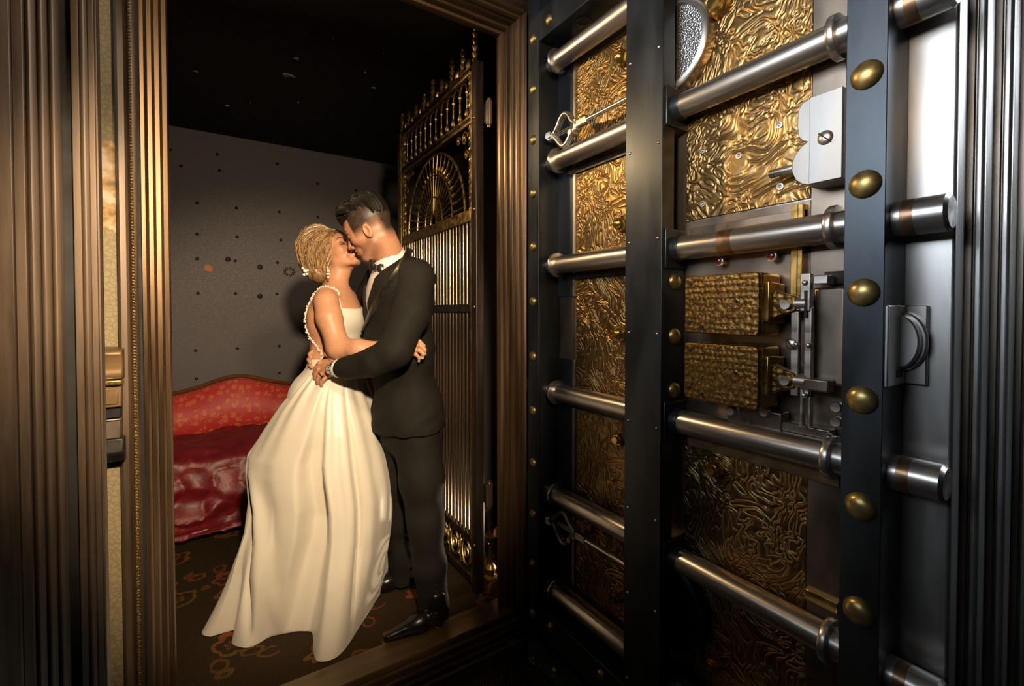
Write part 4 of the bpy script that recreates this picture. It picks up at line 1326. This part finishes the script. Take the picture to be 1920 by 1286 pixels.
v_, f_ = sdf_mesh(bride_body, W(545, 880, 0.0) - [0.02, 0.30, 0.0], W(815, 405, 0.0) + [0.0, 0.40, 0.0], 0.0027)
qh = ((v_ - BC) @ BF) / BS
SKB = (0.56, 0.285, 0.165)
cols = head_paint(qh.astype(np.float32), SKB, (0.42, 0.12, 0.10), (0.07, 0.036, 0.018), False)
far_ = (np.linalg.norm(qh, axis=1) > 0.15)
cols[far_] = SKB
# pale nails
for tip in (W(796, 657, -0.149), W(797, 665, -0.151), W(793, 672, -0.151), W(786, 678, -0.149)):
    m_ = np.linalg.norm(v_ - tip, axis=1) < 0.0065
    cols[m_] = (0.80, 0.70, 0.64)
org('body', v_, f_, M['skin'], bride, BO, cols, relax=2)

# bodice: satin over the front, open at the back, with beaded straps
Rt = basis((0.93, -0.36, 0))
def bodice(p):
    t_ = s_ell(p, W(630, 600, 0.06), (0.090, 0.146, 0.150), Rt)
    t_ = smin(t_, s_ell(p, W(645, 596, 0.04), (0.060, 0.105, 0.062), Rt), 0.03)
    t_ = smin(t_, s_ell(p, W(626, 672, 0.06), (0.082, 0.120, 0.130), Rt), 0.05)
    t_ = smin(t_, s_ell(p, W(610, 745, 0.06), (0.130, 0.165, 0.140), Rt), 0.05) - 0.006
    sh = np.maximum(t_, -(t_ + 0.010))
    c = W(630, 600, 0.06)
    fx = (p - c.astype(np.float32)) @ Rt[:, 0].astype(np.float32)
    zz = p[:, 2]
    # neckline dips to the front; back is open above the waist
    neck = zz - (W(0, 570)[2] - 0.25 * np.clip(fx - 0.02, 0, 0.2))
    # keep: zz below neckline and (front of the side seam or below the waist)
    keep = np.maximum(neck, np.minimum(0.040 - fx, zz - W(0, 672)[2]))
    return np.maximum(sh, keep)
v_, f_ = sdf_mesh(bodice, W(540, 790, 0.0) - [0.02, 0.20, 0.0], W(700, 540, 0.0) + [0.02, 0.32, 0.0], 0.0035)
gown = org('gown_bodice', v_, f_, M['gown'], bride, BO, relax=2)
def bead_line(path_, r, name, parent, n=60, jit=0.003):
    dense = [np.array(a) * (1 - t_) + np.array(b) * t_ for a, b in zip(path_, path_[1:]) for t_ in np.linspace(0, 1, 6)[:-1]] + [np.array(path_[-1])]
    path_ = [Vector(tuple(p)) for p in proj_out(dense, bride_body, 0.002).tolist()]
    mb = MB()
    L = [0]
    for a, b in zip(path_, path_[1:]):
        L.append(L[-1] + (b - a).length)
    for i in range(n):
        s = L[-1] * i / (n - 1)
        k = max(j for j in range(len(L)) if L[j] <= s + 1e-9); k = min(k, len(path_) - 2)
        p = path_[k].lerp(path_[k + 1], (s - L[k]) / max(1e-6, L[k + 1] - L[k]))
        for _ in range(2):
            o_ = Vector((random.uniform(-jit, jit), random.uniform(-jit, jit), random.uniform(-jit, jit)))
            mb.lathe([(r * 0.3, -r), (r, 0), (r * 0.3, r)], p + o_, (random.random() - .5, random.random() - .5, 1), 5, False)
    o = part(name, mb, M['lace'], parent, BO)
    o['kind'] = 'stuff'
    return o
lt = bead_line([W(640, 552, -0.020), W(626, 540, -0.03), W(612, 536, -0.04), W(600, 543, -0.045), W(591, 556, -0.040), W(585, 580, -0.030), W(584, 605, -0.03), W(590, 635, -0.04), W(600, 660, -0.058), W(607, 676, -0.070)], 0.0036, 'beaded_strap', bride, 110, 0.0045)
lt['label'] = 'beaded lace strap and back edge'
bead_line([W(640, 560, -0.045), W(652, 575, -0.075), W(660, 590, -0.070)], 0.002, 'beaded_neckline', bride, 24, 0.002)

# skirt: rings from waist to hem, hem spread on the floor with a train to the left
rows = [(668, 588, 655, .095), (690, 583, 663, .118), (706, 572, 668, .150), (730, 551, 676, .180), (760, 526, 688, .205), (800, 499, 703, .228), (845, 470, 716, .245), (870, 469, 721, .252), (895, 475, 725, .257),
        (925, 484, 729, .262), (975, 488, 733, .270), (1030, 480, 735, .280)]
hem_pts = [(-1.262, -0.106), (-1.215, -0.165), (-1.135, -0.130), (-1.085, -0.200), (-1.015, -0.225), (-0.965, -0.165), (-0.90, -0.140), (-0.845, -0.130), (-0.800, -0.150),
           (-0.742, -0.270), (-0.700, -0.292), (-0.655, -0.262), (-0.632, -0.17), (-0.615, 0.01), (-0.600, 0.20), (-0.66, 0.36), (-0.85, 0.42), (-1.08, 0.34), (-1.24, 0.12)]
def catmull(pts_, n, closed=True):
    pts_ = [np.array(p, float) for p in pts_]; m = len(pts_); out = []
    for i in range(m):
        p0, p1, p2, p3 = pts_[i - 1], pts_[i], pts_[(i + 1) % m], pts_[(i + 2) % m]
        for j in range(n):
            t_ = j / n
            out.append(0.5 * ((2 * p1) + (-p0 + p2) * t_ + (2 * p0 - 5 * p1 + 4 * p2 - p3) * t_ ** 2 + (-p0 + 3 * p1 - 3 * p2 + p3) * t_ ** 3))
    return np.array(out)
hem = catmull(hem_pts, 40)
hc = np.array([-0.88, 0.06])
ha = np.arctan2(hem[:, 1] - hc[1], hem[:, 0] - hc[0])
NT = 420
th = np.linspace(-PI, PI, NT + 1)[:-1]
order = np.argsort(ha)
hx = np.interp(th, ha[order], hem[order, 0], period=2 * PI); hy = np.interp(th, ha[order], hem[order, 1], period=2 * PI)
rz, rl, rr_, rb = [], [], [], []
for v, l, r, b in rows:
    rz.append(W(0, v)[2]); rl.append(W(l, v)[0]); rr_.append(W(r, v)[0]); rb.append(b)
rz = np.array(rz); rl = np.array(rl); rr_ = np.array(rr_); rb = np.array(rb)
# pleats: (angle, depth, width), negative depth = crease
def edge(a, w_):
    return 0.5 + 0.5 * np.tanh(((th - a + PI) % (2 * PI) - PI) / w_)
fold = 0.045 * (edge(-1.24, 0.05) - edge(-0.84, 0.035)) - 0.02 * (edge(-1.12, 0.06) - edge(-1.00, 0.05))
fold += -0.045 * np.exp(-((th + 0.80) / 0.05) ** 2) + 0.02 * np.exp(-((th + 0.60) / 0.10) ** 2)
for a in (0.3, 0.9, 1.5, 2.1, 2.7):
    fold -= 0.05 * np.exp(-((th - a) / 0.12) ** 2)
NZ = 110
zmin_row = rz[-1]
P = []
for i in range(NZ):
    t_ = i / (NZ - 1)
    z = rz[0] + (0.006 - rz[0]) * t_
    zc = max(z, zmin_row)
    l = np.interp(zc, rz[::-1], rl[::-1]); r = np.interp(zc, rz[::-1], rr_[::-1]); b = np.interp(zc, rz[::-1], rb[::-1])
    cx, a = (l + r) / 2, (r - l) / 2
    yc = 0.055 - 0.03 * t_
    amp = np.clip((t_ - 0.02) * 1.8, 0, 1)
    # slightly squared rings so that the flat panels of heavy satin show
    c_, s_ = np.cos(th), np.sin(th)
    # pleats that open towards the floor: the inset panel and the edge of the train
    e1_, e2_ = -1.38 - 0.36 * t_, -1.27 + 0.05 * t_
    dyn = -0.15 * (edge(e1_, 0.03) - edge(e2_, 0.025)) * min(1, t_ * 3)
    ec = -2.95 + 1.0 * t_
    tr = min(1, max(0, (t_ - 0.25) * 4))
    dyn += tr * (0.045 * np.exp(-((th - ec - 0.16) / 0.13) ** 2) - 0.075 * np.exp(-((th - ec + 0.05) / 0.055) ** 2) + 0.03 * np.exp(-((th - ec + 0.25) / 0.12) ** 2))
    rad = 1.0 + amp * (fold + dyn) * 3.0
    x = cx + a * np.sign(c_) * np.abs(c_) ** 0.92 * (1 + (rad - 1) * 0.5); y = yc + b * np.sign(s_) * np.abs(s_) ** 0.92 * rad
    gather = 0.010 * math.exp(-6 * t_) * min(1, t_ * 12) * np.sin(13 * th + 2 * np.sin(3 * th))
    x += gather * c_; y += gather * s_
    w = 0.0
    if z < 0.60:
        w = ((0.60 - z) / 0.594) ** 1.7
    # blend towards the hem curve on the floor
    hxx = hx; hyy = hy + 0.0
    x = x * (1 - w) + hxx * w; y = y * (1 - w) + hyy * w
    # soft drape ripples
    rip = 0.005 * amp * np.array([mnoise.noise(Vector((math.cos(k) * 3.0, math.sin(k) * 3.0, z * 2.2))) for k in th])
    x += rip * c_ * 2; y += rip * s_ * 2
    P.append([(x[k], y[k], z) for k in range(NT)])
# rolled hem turned under
P.append([(P[-1][k][0] * 0.985 + hc[0] * 0.015, P[-1][k][1] * 0.985 + hc[1] * 0.015, 0.003) for k in range(NT)])
sk = part('gown_skirt', MB().grid(P, wrap=True), M['gown'], bride, BO)

# hair: a swept-back mass gathered at the nape, with strands laid over it
HP0, HP1 = W(632, 422, 0.02), W(604, 526, 0.04)
def bride_hair(p):
    d = s_ell(p, W(597, 468, 0.085), (0.090, 0.098, 0.112))
    d = smin(d, s_ell(p, W(595, 499, 0.075), (0.060, 0.072, 0.060)), 0.03)
    d = smin(d, s_ell(p, W(604, 518, 0.07), (0.040, 0.060, 0.036)), 0.03)
    q = ((p - BC.astype(np.float32)) @ BF.astype(np.float32)) / BS
    d = smin(d, s_ell(q, (-0.015, 0, 0.055), (0.108, 0.088, 0.090)) * BS, 0.02)
    face = smin(s_ell(q, (0.105, 0.0, -0.02), (0.075, 0.110, 0.105)), s_ell(q, (0.055, -0.10, -0.085), (0.045, 0.05, 0.070)), 0.03) * BS
    d = smax(d, -face, 0.008)
    ax_ = (HP1 - HP0) / np.linalg.norm(HP1 - HP0)
    r_ = p - HP0.astype(np.float32)
    e1 = np.array([0, 1.0, 0]) - ax_ * ax_[1]; e1 /= np.linalg.norm(e1); e2 = np.cross(ax_, e1)
    ph = np.arctan2(r_ @ e2.astype(np.float32), r_ @ e1.astype(np.float32) - 0.04)
    tt = r_ @ ax_.astype(np.float32)
    d = d + 0.0011 * np.sin(15 * ph + 9 * tt) + 0.0004 * np.sin(37 * ph - 8 * tt)
    d = d + 0.0004 * np.sin(170 * (p[:, 0] * 0.75 + p[:, 2] * 0.25 + 0.25 * p[:, 1]) + 14 * np.sin(22 * p[:, 2]))
    return d
v_, f_ = sdf_mesh(bride_hair, W(540, 560, 0.0) - [0.03, 0.10, 0.0], W(680, 395, 0.0) + [0.02, 0.25, 0.0], 0.0030)
hair = org('hair', v_, f_, M['hair_blond'], bride, BO, relax=1)
at = hair.data.attributes.new('tone', 'FLOAT', 'POINT'); at.data.foreach_set('value', [0.42] * len(hair.data.vertices))
# strands: run along the mass from the parting to the nape
mb = MB(); tones = []
rs = random.Random(5)
NSK, NST = 620, 14
raw = []
hax = (HP1 - HP0) / np.linalg.norm(HP1 - HP0)
he1 = np.array([0, 1.0, 0]) - hax * hax[1]; he1 /= np.linalg.norm(he1); he2 = np.cross(hax, he1)
for k in range(NSK):
    fi = rs.uniform(-PI, PI)
    while math.cos(fi) > 0.45:
        fi = rs.uniform(-PI, PI)
    t0, t1 = rs.uniform(0.02, 0.22), rs.uniform(0.80, 0.98)
    tw, wb_ = rs.uniform(-0.35, 0.25), rs.uniform(0, 6.28)
    for t_ in np.linspace(t0, t1, NST):
        f2 = fi + tw * t_ + 0.05 * math.sin(9 * t_ + wb_)
        raw.append(HP0 + (HP1 - HP0) * t_ + he1 * 0.04 + (he1 * math.cos(f2) + he2 * math.sin(f2)) * 0.10 * math.sin(PI * t_) ** 0.6)
raw = proj_out(raw, bride_hair, 0.0010).reshape(NSK, NST, 3)
tp = [0.3 + 0.7 * math.sin(PI * (0.08 + 0.9 * t_)) for t_ in np.linspace(0, 1, NST)]
for k in range(NSK):
    n0 = len(mb.v)
    mb.tube(raw[k].tolist(), 0.0006 + 0.0009 * rs.random(), 4, taper=tp)
    tones += [rs.choice((0.1, 0.35, 0.6, 0.95)) + rs.uniform(-0.08, 0.08)] * (len(mb.v) - n0)
st = part('hair_strands', mb, M['hair_blond'], hair, BO); st['kind'] = 'stuff'
at = st.data.attributes.new('tone', 'FLOAT', 'POINT'); at.data.foreach_set('value', tones)
# earring and hair ornament
mb = MB()
for (u, v, r) in [(615, 502, .0050), (616, 508, .0075), (614, 514, .0055), (618, 514, .0055), (616, 520, .0060)]:
    c = W(u, v, -0.035)
    mb.lathe([(r * .4, -r), (r, -r * .3), (r, r * .3), (r * .4, r)], c, (0.2, -1, 0.1), 7, False)
part('drop_earring', mb, M['lace'], bride, BO)
mb = MB()
for (u, v, r) in [(569, 503, .006), (573, 508, .008), (571, 515, .006), (576, 514, .006), (578, 507, .005)]:
    c = W(u, v, -0.005)
    mb.lathe([(r * .4, -r), (r, -r * .3), (r, r * .3), (r * .4, r)], c, (-0.7, -0.6, 0.1), 6, False)
part('hair_pin', mb, M['lace'], bride, BO)

# ------------------------------------------------------------------ the groom
groom, GO = person('groom in a black tuxedo and bow tie embracing and kissing the bride', 780, 0.02)
GF = basis((-0.872, 0.06, -0.454), -0.14)
GC = W(694, 430, -0.026)
def near_hand(p):
    d = s_cone(p, W(640, 691, -0.150), W(624, 690, -0.128), 0.026, 0.026)
    d = smin(d, s_ell(p, W(617, 690, -0.116), (0.036, 0.017, 0.038)), 0.014)
    for pts_, r0 in [([W(609, 677, -0.112), W(598, 681, -0.116), W(591, 690, -0.106), W(589, 697, -0.098)], 0.0095),
                     ([W(607, 687, -0.114), W(596, 693, -0.118), W(591, 702, -0.112), W(590, 709, -0.104)], 0.0100),
                     ([W(608, 697, -0.116), W(599, 704, -0.122), W(595, 712, -0.118), W(595, 718, -0.112)], 0.0098),
                     ([W(613, 705, -0.118), W(606, 712, -0.124), W(602, 719, -0.122), W(602, 724, -0.118)], 0.0086)]:
        d = smin(d, finger(p, pts_, r0, r0 * 0.82), 0.003)
    d = smin(d, finger(p, [W(628, 679, -0.124), W(619, 668, -0.122), W(610, 664, -0.116)], 0.0115, 0.0092), 0.008)
    return d
def far_hand(p):
    d = s_cone(p, W(618, 650, 0.16), W(604, 664, 0.02), 0.026, 0.022)
    d = smin(d, s_ell(p, W(598, 668, -0.005), (0.022, 0.03, 0.032)), 0.012)
    for pts_, r0 in [([W(597, 660, -0.015), W(587, 658, -0.038), W(580, 664, -0.050), W(582, 671, -0.058)], 0.0092),
                     ([W(595, 667, -0.018), W(584, 667, -0.042), W(578, 674, -0.054), W(581, 680, -0.062)], 0.0094),
                     ([W(595, 675, -0.018), W(585, 677, -0.044), W(580, 684, -0.056), W(584, 689, -0.062)], 0.0090)]:
        d = smin(d, finger(p, pts_, r0, r0 * 0.85), 0.003)
    return d
def groom_body(p):
    q = ((p - GC.astype(np.float32)) @ GF.astype(np.float32))
    d = head_sdf(q, True)
    d = smin(d, s_cone(p, GC + GF @ np.array([-0.030, 0, -0.05]), W(742, 506, 0.04), 0.060, 0.064), 0.025)
    d = smin(d, near_hand(p), 0.01)
    d = smin(d, far_hand(p), 0.01)
    d = smin(d, s_cone(p, W(740, 520, 0.05), W(745, 560, 0.05), 0.07, 0.08), 0.04)
    # arms inside the sleeves keep the hands joined to the body
    d = smin(d, s_chain(p, [W(780, 530, -0.10), W(741, 660, -0.225), W(645, 691, -0.155)], [0.045, 0.035, 0.025], 0.02), 0.01)
    d = smin(d, s_chain(p, [W(708, 530, 0.20), W(660, 610, 0.30), W(616, 652, 0.16)], [0.045, 0.035, 0.025], 0.02), 0.01)
    d = smin(d, s_cone(p, W(708, 530, 0.19), W(782, 530, -0.10), 0.05, 0.05), 0.03)
    return d
v_, f_ = sdf_mesh(groom_body, W(570, 735, 0.0) - [0.02, 0.34, 0.0], W(815, 360, 0.0) + [0.02, 0.44, 0.0], 0.0027)
qh = (v_ - GC) @ GF
SKG = (0.50, 0.245, 0.145)
cols = head_paint(qh.astype(np.float32), SKG, (0.34, 0.12, 0.09), (0.020, 0.014, 0.011), True)
far_ = np.linalg.norm(qh - np.array([0, 0, 0.0]), axis=1) > 0.155
cols[far_] = SKG
org('body', v_, f_, M['skin'], groom, GO, cols, relax=2)

# hair: wavy top swept to the forehead
def groom_hair(p):
    q = ((p - GC.astype(np.float32)) @ GF.astype(np.float32))
    d = s_ell(q, (-0.005, 0, 0.085), (0.100, 0.070, 0.062))
    d = smin(d, s_ell(q, (0.050, 0.006, 0.098), (0.036, 0.052, 0.034)), 0.03)
    d = smin(d, s_ell(q, (-0.055, 0, 0.060), (0.060, 0.070, 0.070)), 0.02)
    d = smax(d, -(q[:, 2] - (0.056 - 0.25 * np.clip(0.02 - q[:, 0], 0, 0.2))), 0.01)
    w = np.sin(150 * q[:, 0] + 60 * q[:, 1] + 6 * np.sin(60 * q[:, 1] + 3)) * np.sin(70 * q[:, 1] + 50 * q[:, 0])
    d = d + 0.0045 * w
    # shaved parting line
    d = np.maximum(d, -np.maximum(np.abs(q[:, 2] - 0.078 - 0.30 * (q[:, 0] - 0.02)) - 0.0028, np.abs(q[:, 0] - 0.045) - 0.045 + np.where(q[:, 1] > 0.03, 0, 1)))
    return d
v_, f_ = sdf_mesh(groom_hair, W(620, 470, 0.0) - [0.02, 0.14, 0.0], W(770, 350, 0.0) + [0.02, 0.16, 0.0], 0.0028)
gh = org('hair', v_, f_, M['hair_dark'], groom, GO, relax=1)
rs = random.Random(21)
NSK, NST = 150, 12
raw = []
for k in range(NSK):
    x0 = rs.uniform(-0.04, 0.085); y0 = rs.uniform(-0.03, 0.060)
    ph, am = rs.uniform(0, 6.28), rs.uniform(0.005, 0.010)
    for t_ in np.linspace(0, 1, NST):
        raw.append(GC + GF @ np.array([x0 - 0.035 * t_ + am * math.sin(9 * t_ + ph), y0 - 0.04 * t_ + am * math.cos(9 * t_ + ph), 0.135 - 0.02 * t_]))
raw = proj_out(raw, groom_hair, 0.0012).reshape(NSK, NST, 3)
mb = MB()
for k in range(NSK):
    mb.tube(raw[k].tolist(), 0.0016 + 0.0014 * rs.random(), 4, taper=[0.4 + 0.6 * math.sin(PI * (0.1 + 0.85 * t_)) for t_ in np.linspace(0, 1, NST)])
o = part('hair_curls', mb, M['hair_dark'], gh, GO); o['kind'] = 'stuff'

# jacket
TF = basis((-0.84, -0.54, 0))
def torso(p, off):
    d = s_ell(p, W(747, 562, 0.055), (0.138, 0.205, 0.195), TF)
    d = smin(d, s_ell(p, W(747, 660, 0.050), (0.142, 0.192, 0.180), TF), 0.06)
    d = smin(d, s_ell(p, W(764, 790, 0.050), (0.148, 0.192, 0.250), TF), 0.06)
    d = smin(d, s_cone(p, W(715, 520, 0.19), W(780, 517, -0.085), 0.058, 0.062), 0.05)
    d = smin(d, s_cone(p, W(750, 480, 0.05), W(748, 520, 0.05), 0.062, 0.10), 0.04)
    return d - off
def vopen(p):
    """the V of the jacket front: positive outside the opening"""
    c = W(741, 660, 0.05).astype(np.float32)
    r_ = p - c
    fx = r_ @ TF[:, 0].astype(np.float32); ly = r_ @ TF[:, 1].astype(np.float32)
    zb, zt = W(0, 612)[2], W(0, 478)[2]
    t_ = (p[:, 2] - zb) / (zt - zb)
    half = 0.010 + 0.075 * np.clip(t_, 0, 1.3)
    e = np.abs(ly - 0.005) - half
    e = np.maximum(e, -t_ * 0.2)
    return np.maximum(e, -(fx - 0.02))
def wrinkle(p):
    return 0.0014 * np.sin(38 * p[:, 2] + 30 * p[:, 0] + 3 * np.sin(20 * p[:, 1])) + 0.0012 * np.sin(70 * p[:, 0] - 45 * p[:, 2] + 2 * np.sin(26 * p[:, 2]))
def jacket(p):
    d = torso(p, 0.008)
    d = smax(d, -vopen(p), 0.004)
    d = np.maximum(d, W(0, 806)[2] + 0.03 * (p[:, 0] - W(760, 0)[0]) - p[:, 2])
    d = np.maximum(d, p[:, 2] - (W(0, 500)[2] + 0.75 * np.clip(p[:, 0] - W(742, 0)[0], -0.1, 0.05)))
    sl = s_chain(p, [W(780, 524, -0.085), W(771, 588, -0.160), W(741, 657, -0.225)], [0.076, 0.069, 0.062], 0.03)
    sl = smin(sl, s_chain(p, [W(741, 657, -0.225), W(705, 678, -0.212), W(645, 691, -0.158)], [0.063, 0.057, 0.044], 0.02), 0.03)
    cut = (p[:, 0] - W(641, 0)[0])
    sl = np.maximum(sl, -cut)
    d = smin(d, sl, 0.022)
    s2 = s_chain(p, [W(712, 527, 0.20), W(668, 605, 0.30), W(628, 648, 0.19)], [0.072, 0.060, 0.045], 0.02)
    d = smin(d, s2, 0.02)
    return d + wrinkle(p)
v_, f_ = sdf_mesh(jacket, W(600, 815, 0.0) - [0.02, 0.36, 0.0], W(845, 460, 0.0) + [0.02, 0.48, 0.0], 0.0042)
jk = org('jacket', v_, f_, M['suit'], groom, GO, relax=2)
def shirt(p):
    d = np.maximum(torso(p, -0.004), p[:, 2] - W(0, 500)[2])
    return np.maximum(d, W(0, 640)[2] - p[:, 2])
v_, f_ = sdf_mesh(shirt, W(630, 645, 0.0) - [0.02, 0.30, 0.0], W(835, 480, 0.0) + [0.02, 0.42, 0.0], 0.0050)
org('shirt', v_, f_, M['shirt'], groom, GO, relax=2)
# stand collar round the neck
nc = GC + GF @ np.array([-0.030, 0, -0.05]); nd = W(742, 506, 0.04) - nc; nd /= np.linalg.norm(nd)
P = []
cb_ = W(737, 500, 0.04)
a1 = np.cross(nd, [0, 1, 0]); a1 /= np.linalg.norm(a1); a2 = np.cross(nd, a1)
if a1[0] > 0: a1 = -a1; a2 = -a2
for h_, r_ in [(0.034, 0.094), (0.004, 0.0850), (-0.030, 0.0765), (-0.062, 0.0710), (-0.062, 0.0665), (-0.020, 0.068), (0.02, 0.070)]:
    ring_ = []
    for a in np.linspace(0.22, 2 * PI - 0.22, 46):
        fall = 0.020 * max(0, math.cos(a)) ** 2
        ring_.append(tuple(cb_ + nd * (h_ + fall) + (a1 * math.cos(a) + a2 * math.sin(a)) * (r_ + 0.006 * max(0, math.cos(a)))))
    P.append(ring_)
part('collar', MB().grid(P), M['shirt'], groom, GO)
# satin lapel strip along the near edge of the opening and the collar roll behind the neck
def surf(u, v, y0, off=0.010):
    """march from the camera side onto the jacket"""
    y = y0
    for _ in range(60):
        p = W(u, v, y)
        d = float(np.maximum(torso(np.array([p], np.float32), 0.0), -9)[0]) - off
        if d < 0.0005 or y > 0.10: break
        y += d * 0.8
    return W(u, v, min(y, 0.03))
P = []
for (ua, va, ub, vb) in [(764, 464, 774, 468), (751, 488, 769, 490), (736, 510, 755, 518), (720, 532, 740, 544), (706, 553, 723, 563), (694, 574, 706, 582), (684, 600, 690, 604), (676, 622, 679, 624)]:
    A = surf(ua, va, -0.4, 0.016); Bp = surf(ub, vb, -0.4, 0.014)
    P.append([tuple(A + np.array([0.002, 0.006, 0])), tuple(A), tuple((A * 0.66 + Bp * 0.34) + np.array([0, -0.004, 0])), tuple((A * 0.3 + Bp * 0.7) + np.array([0, -0.003, 0])), tuple(Bp), tuple(Bp + np.array([0, 0.008, 0]))])
lp = part('lapel', MB().grid(P), M['suit_satin'], groom, GO)
sm_ = lp.modifiers.new('sub', 'SUBSURF'); sm_.levels = 2; sm_.render_levels = 2
# bow tie
bt = surf(707, 502, -0.4, 0.006)
mb = MB()
for s in (-1, 1):
    ax_ = np.array([0.35 * s, -0.1, -0.25 * s]) if s > 0 else np.array([-0.30, 0.1, 0.18])
    P = []
    for t_, hh in [(0.0, 0.008), (0.25, 0.014), (0.6, 0.023), (1.0, 0.026)]:
        c = bt + np.array([0.018 * s * t_ * 1.6, -0.004 - 0.006 * math.sin(PI * t_), -0.012 * s * t_])
        P.append([tuple(c + np.array([0.010 * math.cos(a) * 0.4, -0.007 * math.cos(a), hh * math.sin(a)])) for a in np.linspace(0, 2 * PI, 13)[:-1]])
    mb.grid(P, wrap=True); mb.add(P[-1], [tuple(range(12))])
mb.lathe([(0.004, -0.012), (0.010, -0.008), (0.011, 0.008), (0.004, 0.012)], bt + np.array([0, -0.008, 0]), (0.1, 0, 1), 10)
part('bow_tie', mb, M['suit_satin'], groom, GO)
# shirt cuff, watch, ring, pocket flap and buttons
cu0, cu1 = W(645, 691, -0.157), W(634, 691, -0.146)
part('cuff', MB().lathe([(0.039, 0), (0.0385, 0.014), (0.0365, 0.034), (0.033, 0.035)], cu0, cu1 - cu0, 26), M['shirt'], groom, GO)
wd = (W(624, 690, -0.130) - W(640, 691, -0.150)); wd /= np.linalg.norm(wd)
wc = W(629, 690, -0.136)
wt = part('wrist_watch', MB().lathe([(0.029, -0.008), (0.0305, -0.006), (0.0305, 0.006), (0.029, 0.008)], wc, wd, 28), M['steel'], groom, GO)
wn = np.array([-0.25, -0.95, 0.1]); wn -= wd * (wn @ wd); wn /= np.linalg.norm(wn)
wface = wc + wn * 0.027 + np.array([0, 0, -0.006])
o = part('watch_case', MB().lathe([(0.016, 0), (0.0175, 0.002), (0.0175, 0.008), (0.0155, 0.010)], wface, wn, 24), M['steel'], wt, GO)
part('watch_dial', MB().lathe([(0.0145, 0.0095), (0.0145, 0.0108), (0.001, 0.0108)], wface, wn, 24), M['watch_dial'], wt, GO)
for a in (0.5, 2.6, 4.7):
    e1 = np.cross(wn, wd)
    c = wface + wn * 0.0106 + (wd * math.cos(a) + e1 * math.sin(a)) * 0.0075
    part('sub_dial', MB().lathe([(0.0036, 0), (0.0036, 0.001), (0.001, 0.001)], c, wn, 12), M['black'], wt, GO)
rg = W(600, 703, -0.1212); rd = W(599, 704, -0.122) - W(608, 697, -0.116)
part('wedding_ring', MB().lathe([(0.0102, -0.003), (0.0114, -0.002), (0.0114, 0.002), (0.0102, 0.003)], rg, rd, 18), M['dark_iron'], groom, GO)
for (u, v) in [(664, 640), (668, 668)]:
    c = surf(u + 6, v, -0.4, 0.009)
    part('button', MB().lathe([(0.009, 0), (0.009, 0.003), (0.006, 0.004)], c, (-0.6, -0.8, 0), 12), M['suit_satin'], jk, GO)

# trousers and shoes
def trousers(p):
    d = s_ell(p, W(762, 800, 0.05), (0.125, 0.165, 0.13), TF)
    n_ = s_chain(p, [W(781, 820, -0.02), W(790, 900, -0.05), W(797, 985, -0.07), W(805, 1070, -0.07), W(812, 1148, -0.055)], [0.100, 0.088, 0.070, 0.062, 0.064], 0.04)
    f2 = s_chain(p, [W(742, 820, 0.10), W(744, 900, 0.12), W(748, 975, 0.14), W(752, 1040, 0.16), W(757, 1100, 0.18)], [0.095, 0.082, 0.066, 0.058, 0.060], 0.04)
    d = smin(d, smin(n_, f2, 0.02), 0.03)
    d = np.maximum(d, p[:, 2] - W(0, 770)[2])
    d = np.maximum(d, 0.028 - p[:, 2])
    return d + 0.0012 * np.sin(34 * p[:, 2] + 40 * p[:, 0]) + 0.0010 * np.sin(60 * p[:, 2] - 20 * p[:, 1])
v_, f_ = sdf_mesh(trousers, np.array([W(690, 0)[0] - 0.03, -0.24, 0.0]), np.array([W(850, 0)[0] + 0.03, 0.36, 0.92]), 0.0055)
org('trousers', v_, f_, M['suit'], groom, GO, relax=2)
def G(u, v):
    D = 1.30 * 853.33 / (v - 583.6)
    return np.array([(u - 960) * D / 853.33, D - D0, 0.0])
def shoe(heel, toe):
    ax_ = (toe - heel); L = np.linalg.norm(ax_); ax_ = ax_ / L
    def fn(p):
        a = heel + ax_ * 0.02
        d = s_cone(p, heel + ax_ * 0.035 + [0, 0, 0.045], heel + ax_ * 0.13 + [0, 0, 0.038], 0.040, 0.036)
        d = smin(d, s_cone(p, heel + ax_ * 0.12 + [0, 0, 0.034], toe - ax_ * 0.02 + [0, 0, 0.018], 0.040, 0.017), 0.02)
        d = smin(d, s_cone(p, heel + ax_ * 0.045 + [0, 0, 0.05], heel + ax_ * 0.055 + [0, 0, 0.12], 0.040, 0.042), 0.02)
        return np.maximum(d, 0.004 - p[:, 2])
    lo = np.minimum(heel, toe) - [0.08, 0.08, 0.0]; hi = np.maximum(heel, toe) + [0.08, 0.08, 0.15]
    return sdf_mesh(fn, lo, hi, 0.0045)
h1, t1 = G(838, 1172), G(735, 1208)
t1 = h1 + (t1 - h1) / np.linalg.norm(t1 - h1) * 0.27
v_, f_ = shoe(h1, t1)
s1 = org('shoe', v_, f_, M['shoe'], groom, GO, relax=2)
mb = MB()
rs = random.Random(3)
ax_ = (t1 - h1) / np.linalg.norm(t1 - h1); sd_ = np.array([ax_[1], -ax_[0], 0])
if sd_[1] > 0: sd_ = -sd_
for k in range(46):
    c = h1 + ax_ * rs.uniform(0.0, 0.10) + sd_ * 0.040 + [0, 0, rs.uniform(0.015, 0.085)]
    mb.lathe([(0.0006, -0.001), (0.0016, 0), (0.0006, 0.001)], c, (rs.random() - .5, -1, rs.random() - .5), 5, False)
o = part('sequins', mb, M['steel'], s1, GO); o['kind'] = 'stuff'
h2, t2 = G(772, 1098), G(700, 1118)
t2 = h2 + (t2 - h2) / np.linalg.norm(t2 - h2) * 0.27
v_, f_ = shoe(h2, t2)
org('shoe', v_, f_, M['shoe'], groom, GO, relax=2)
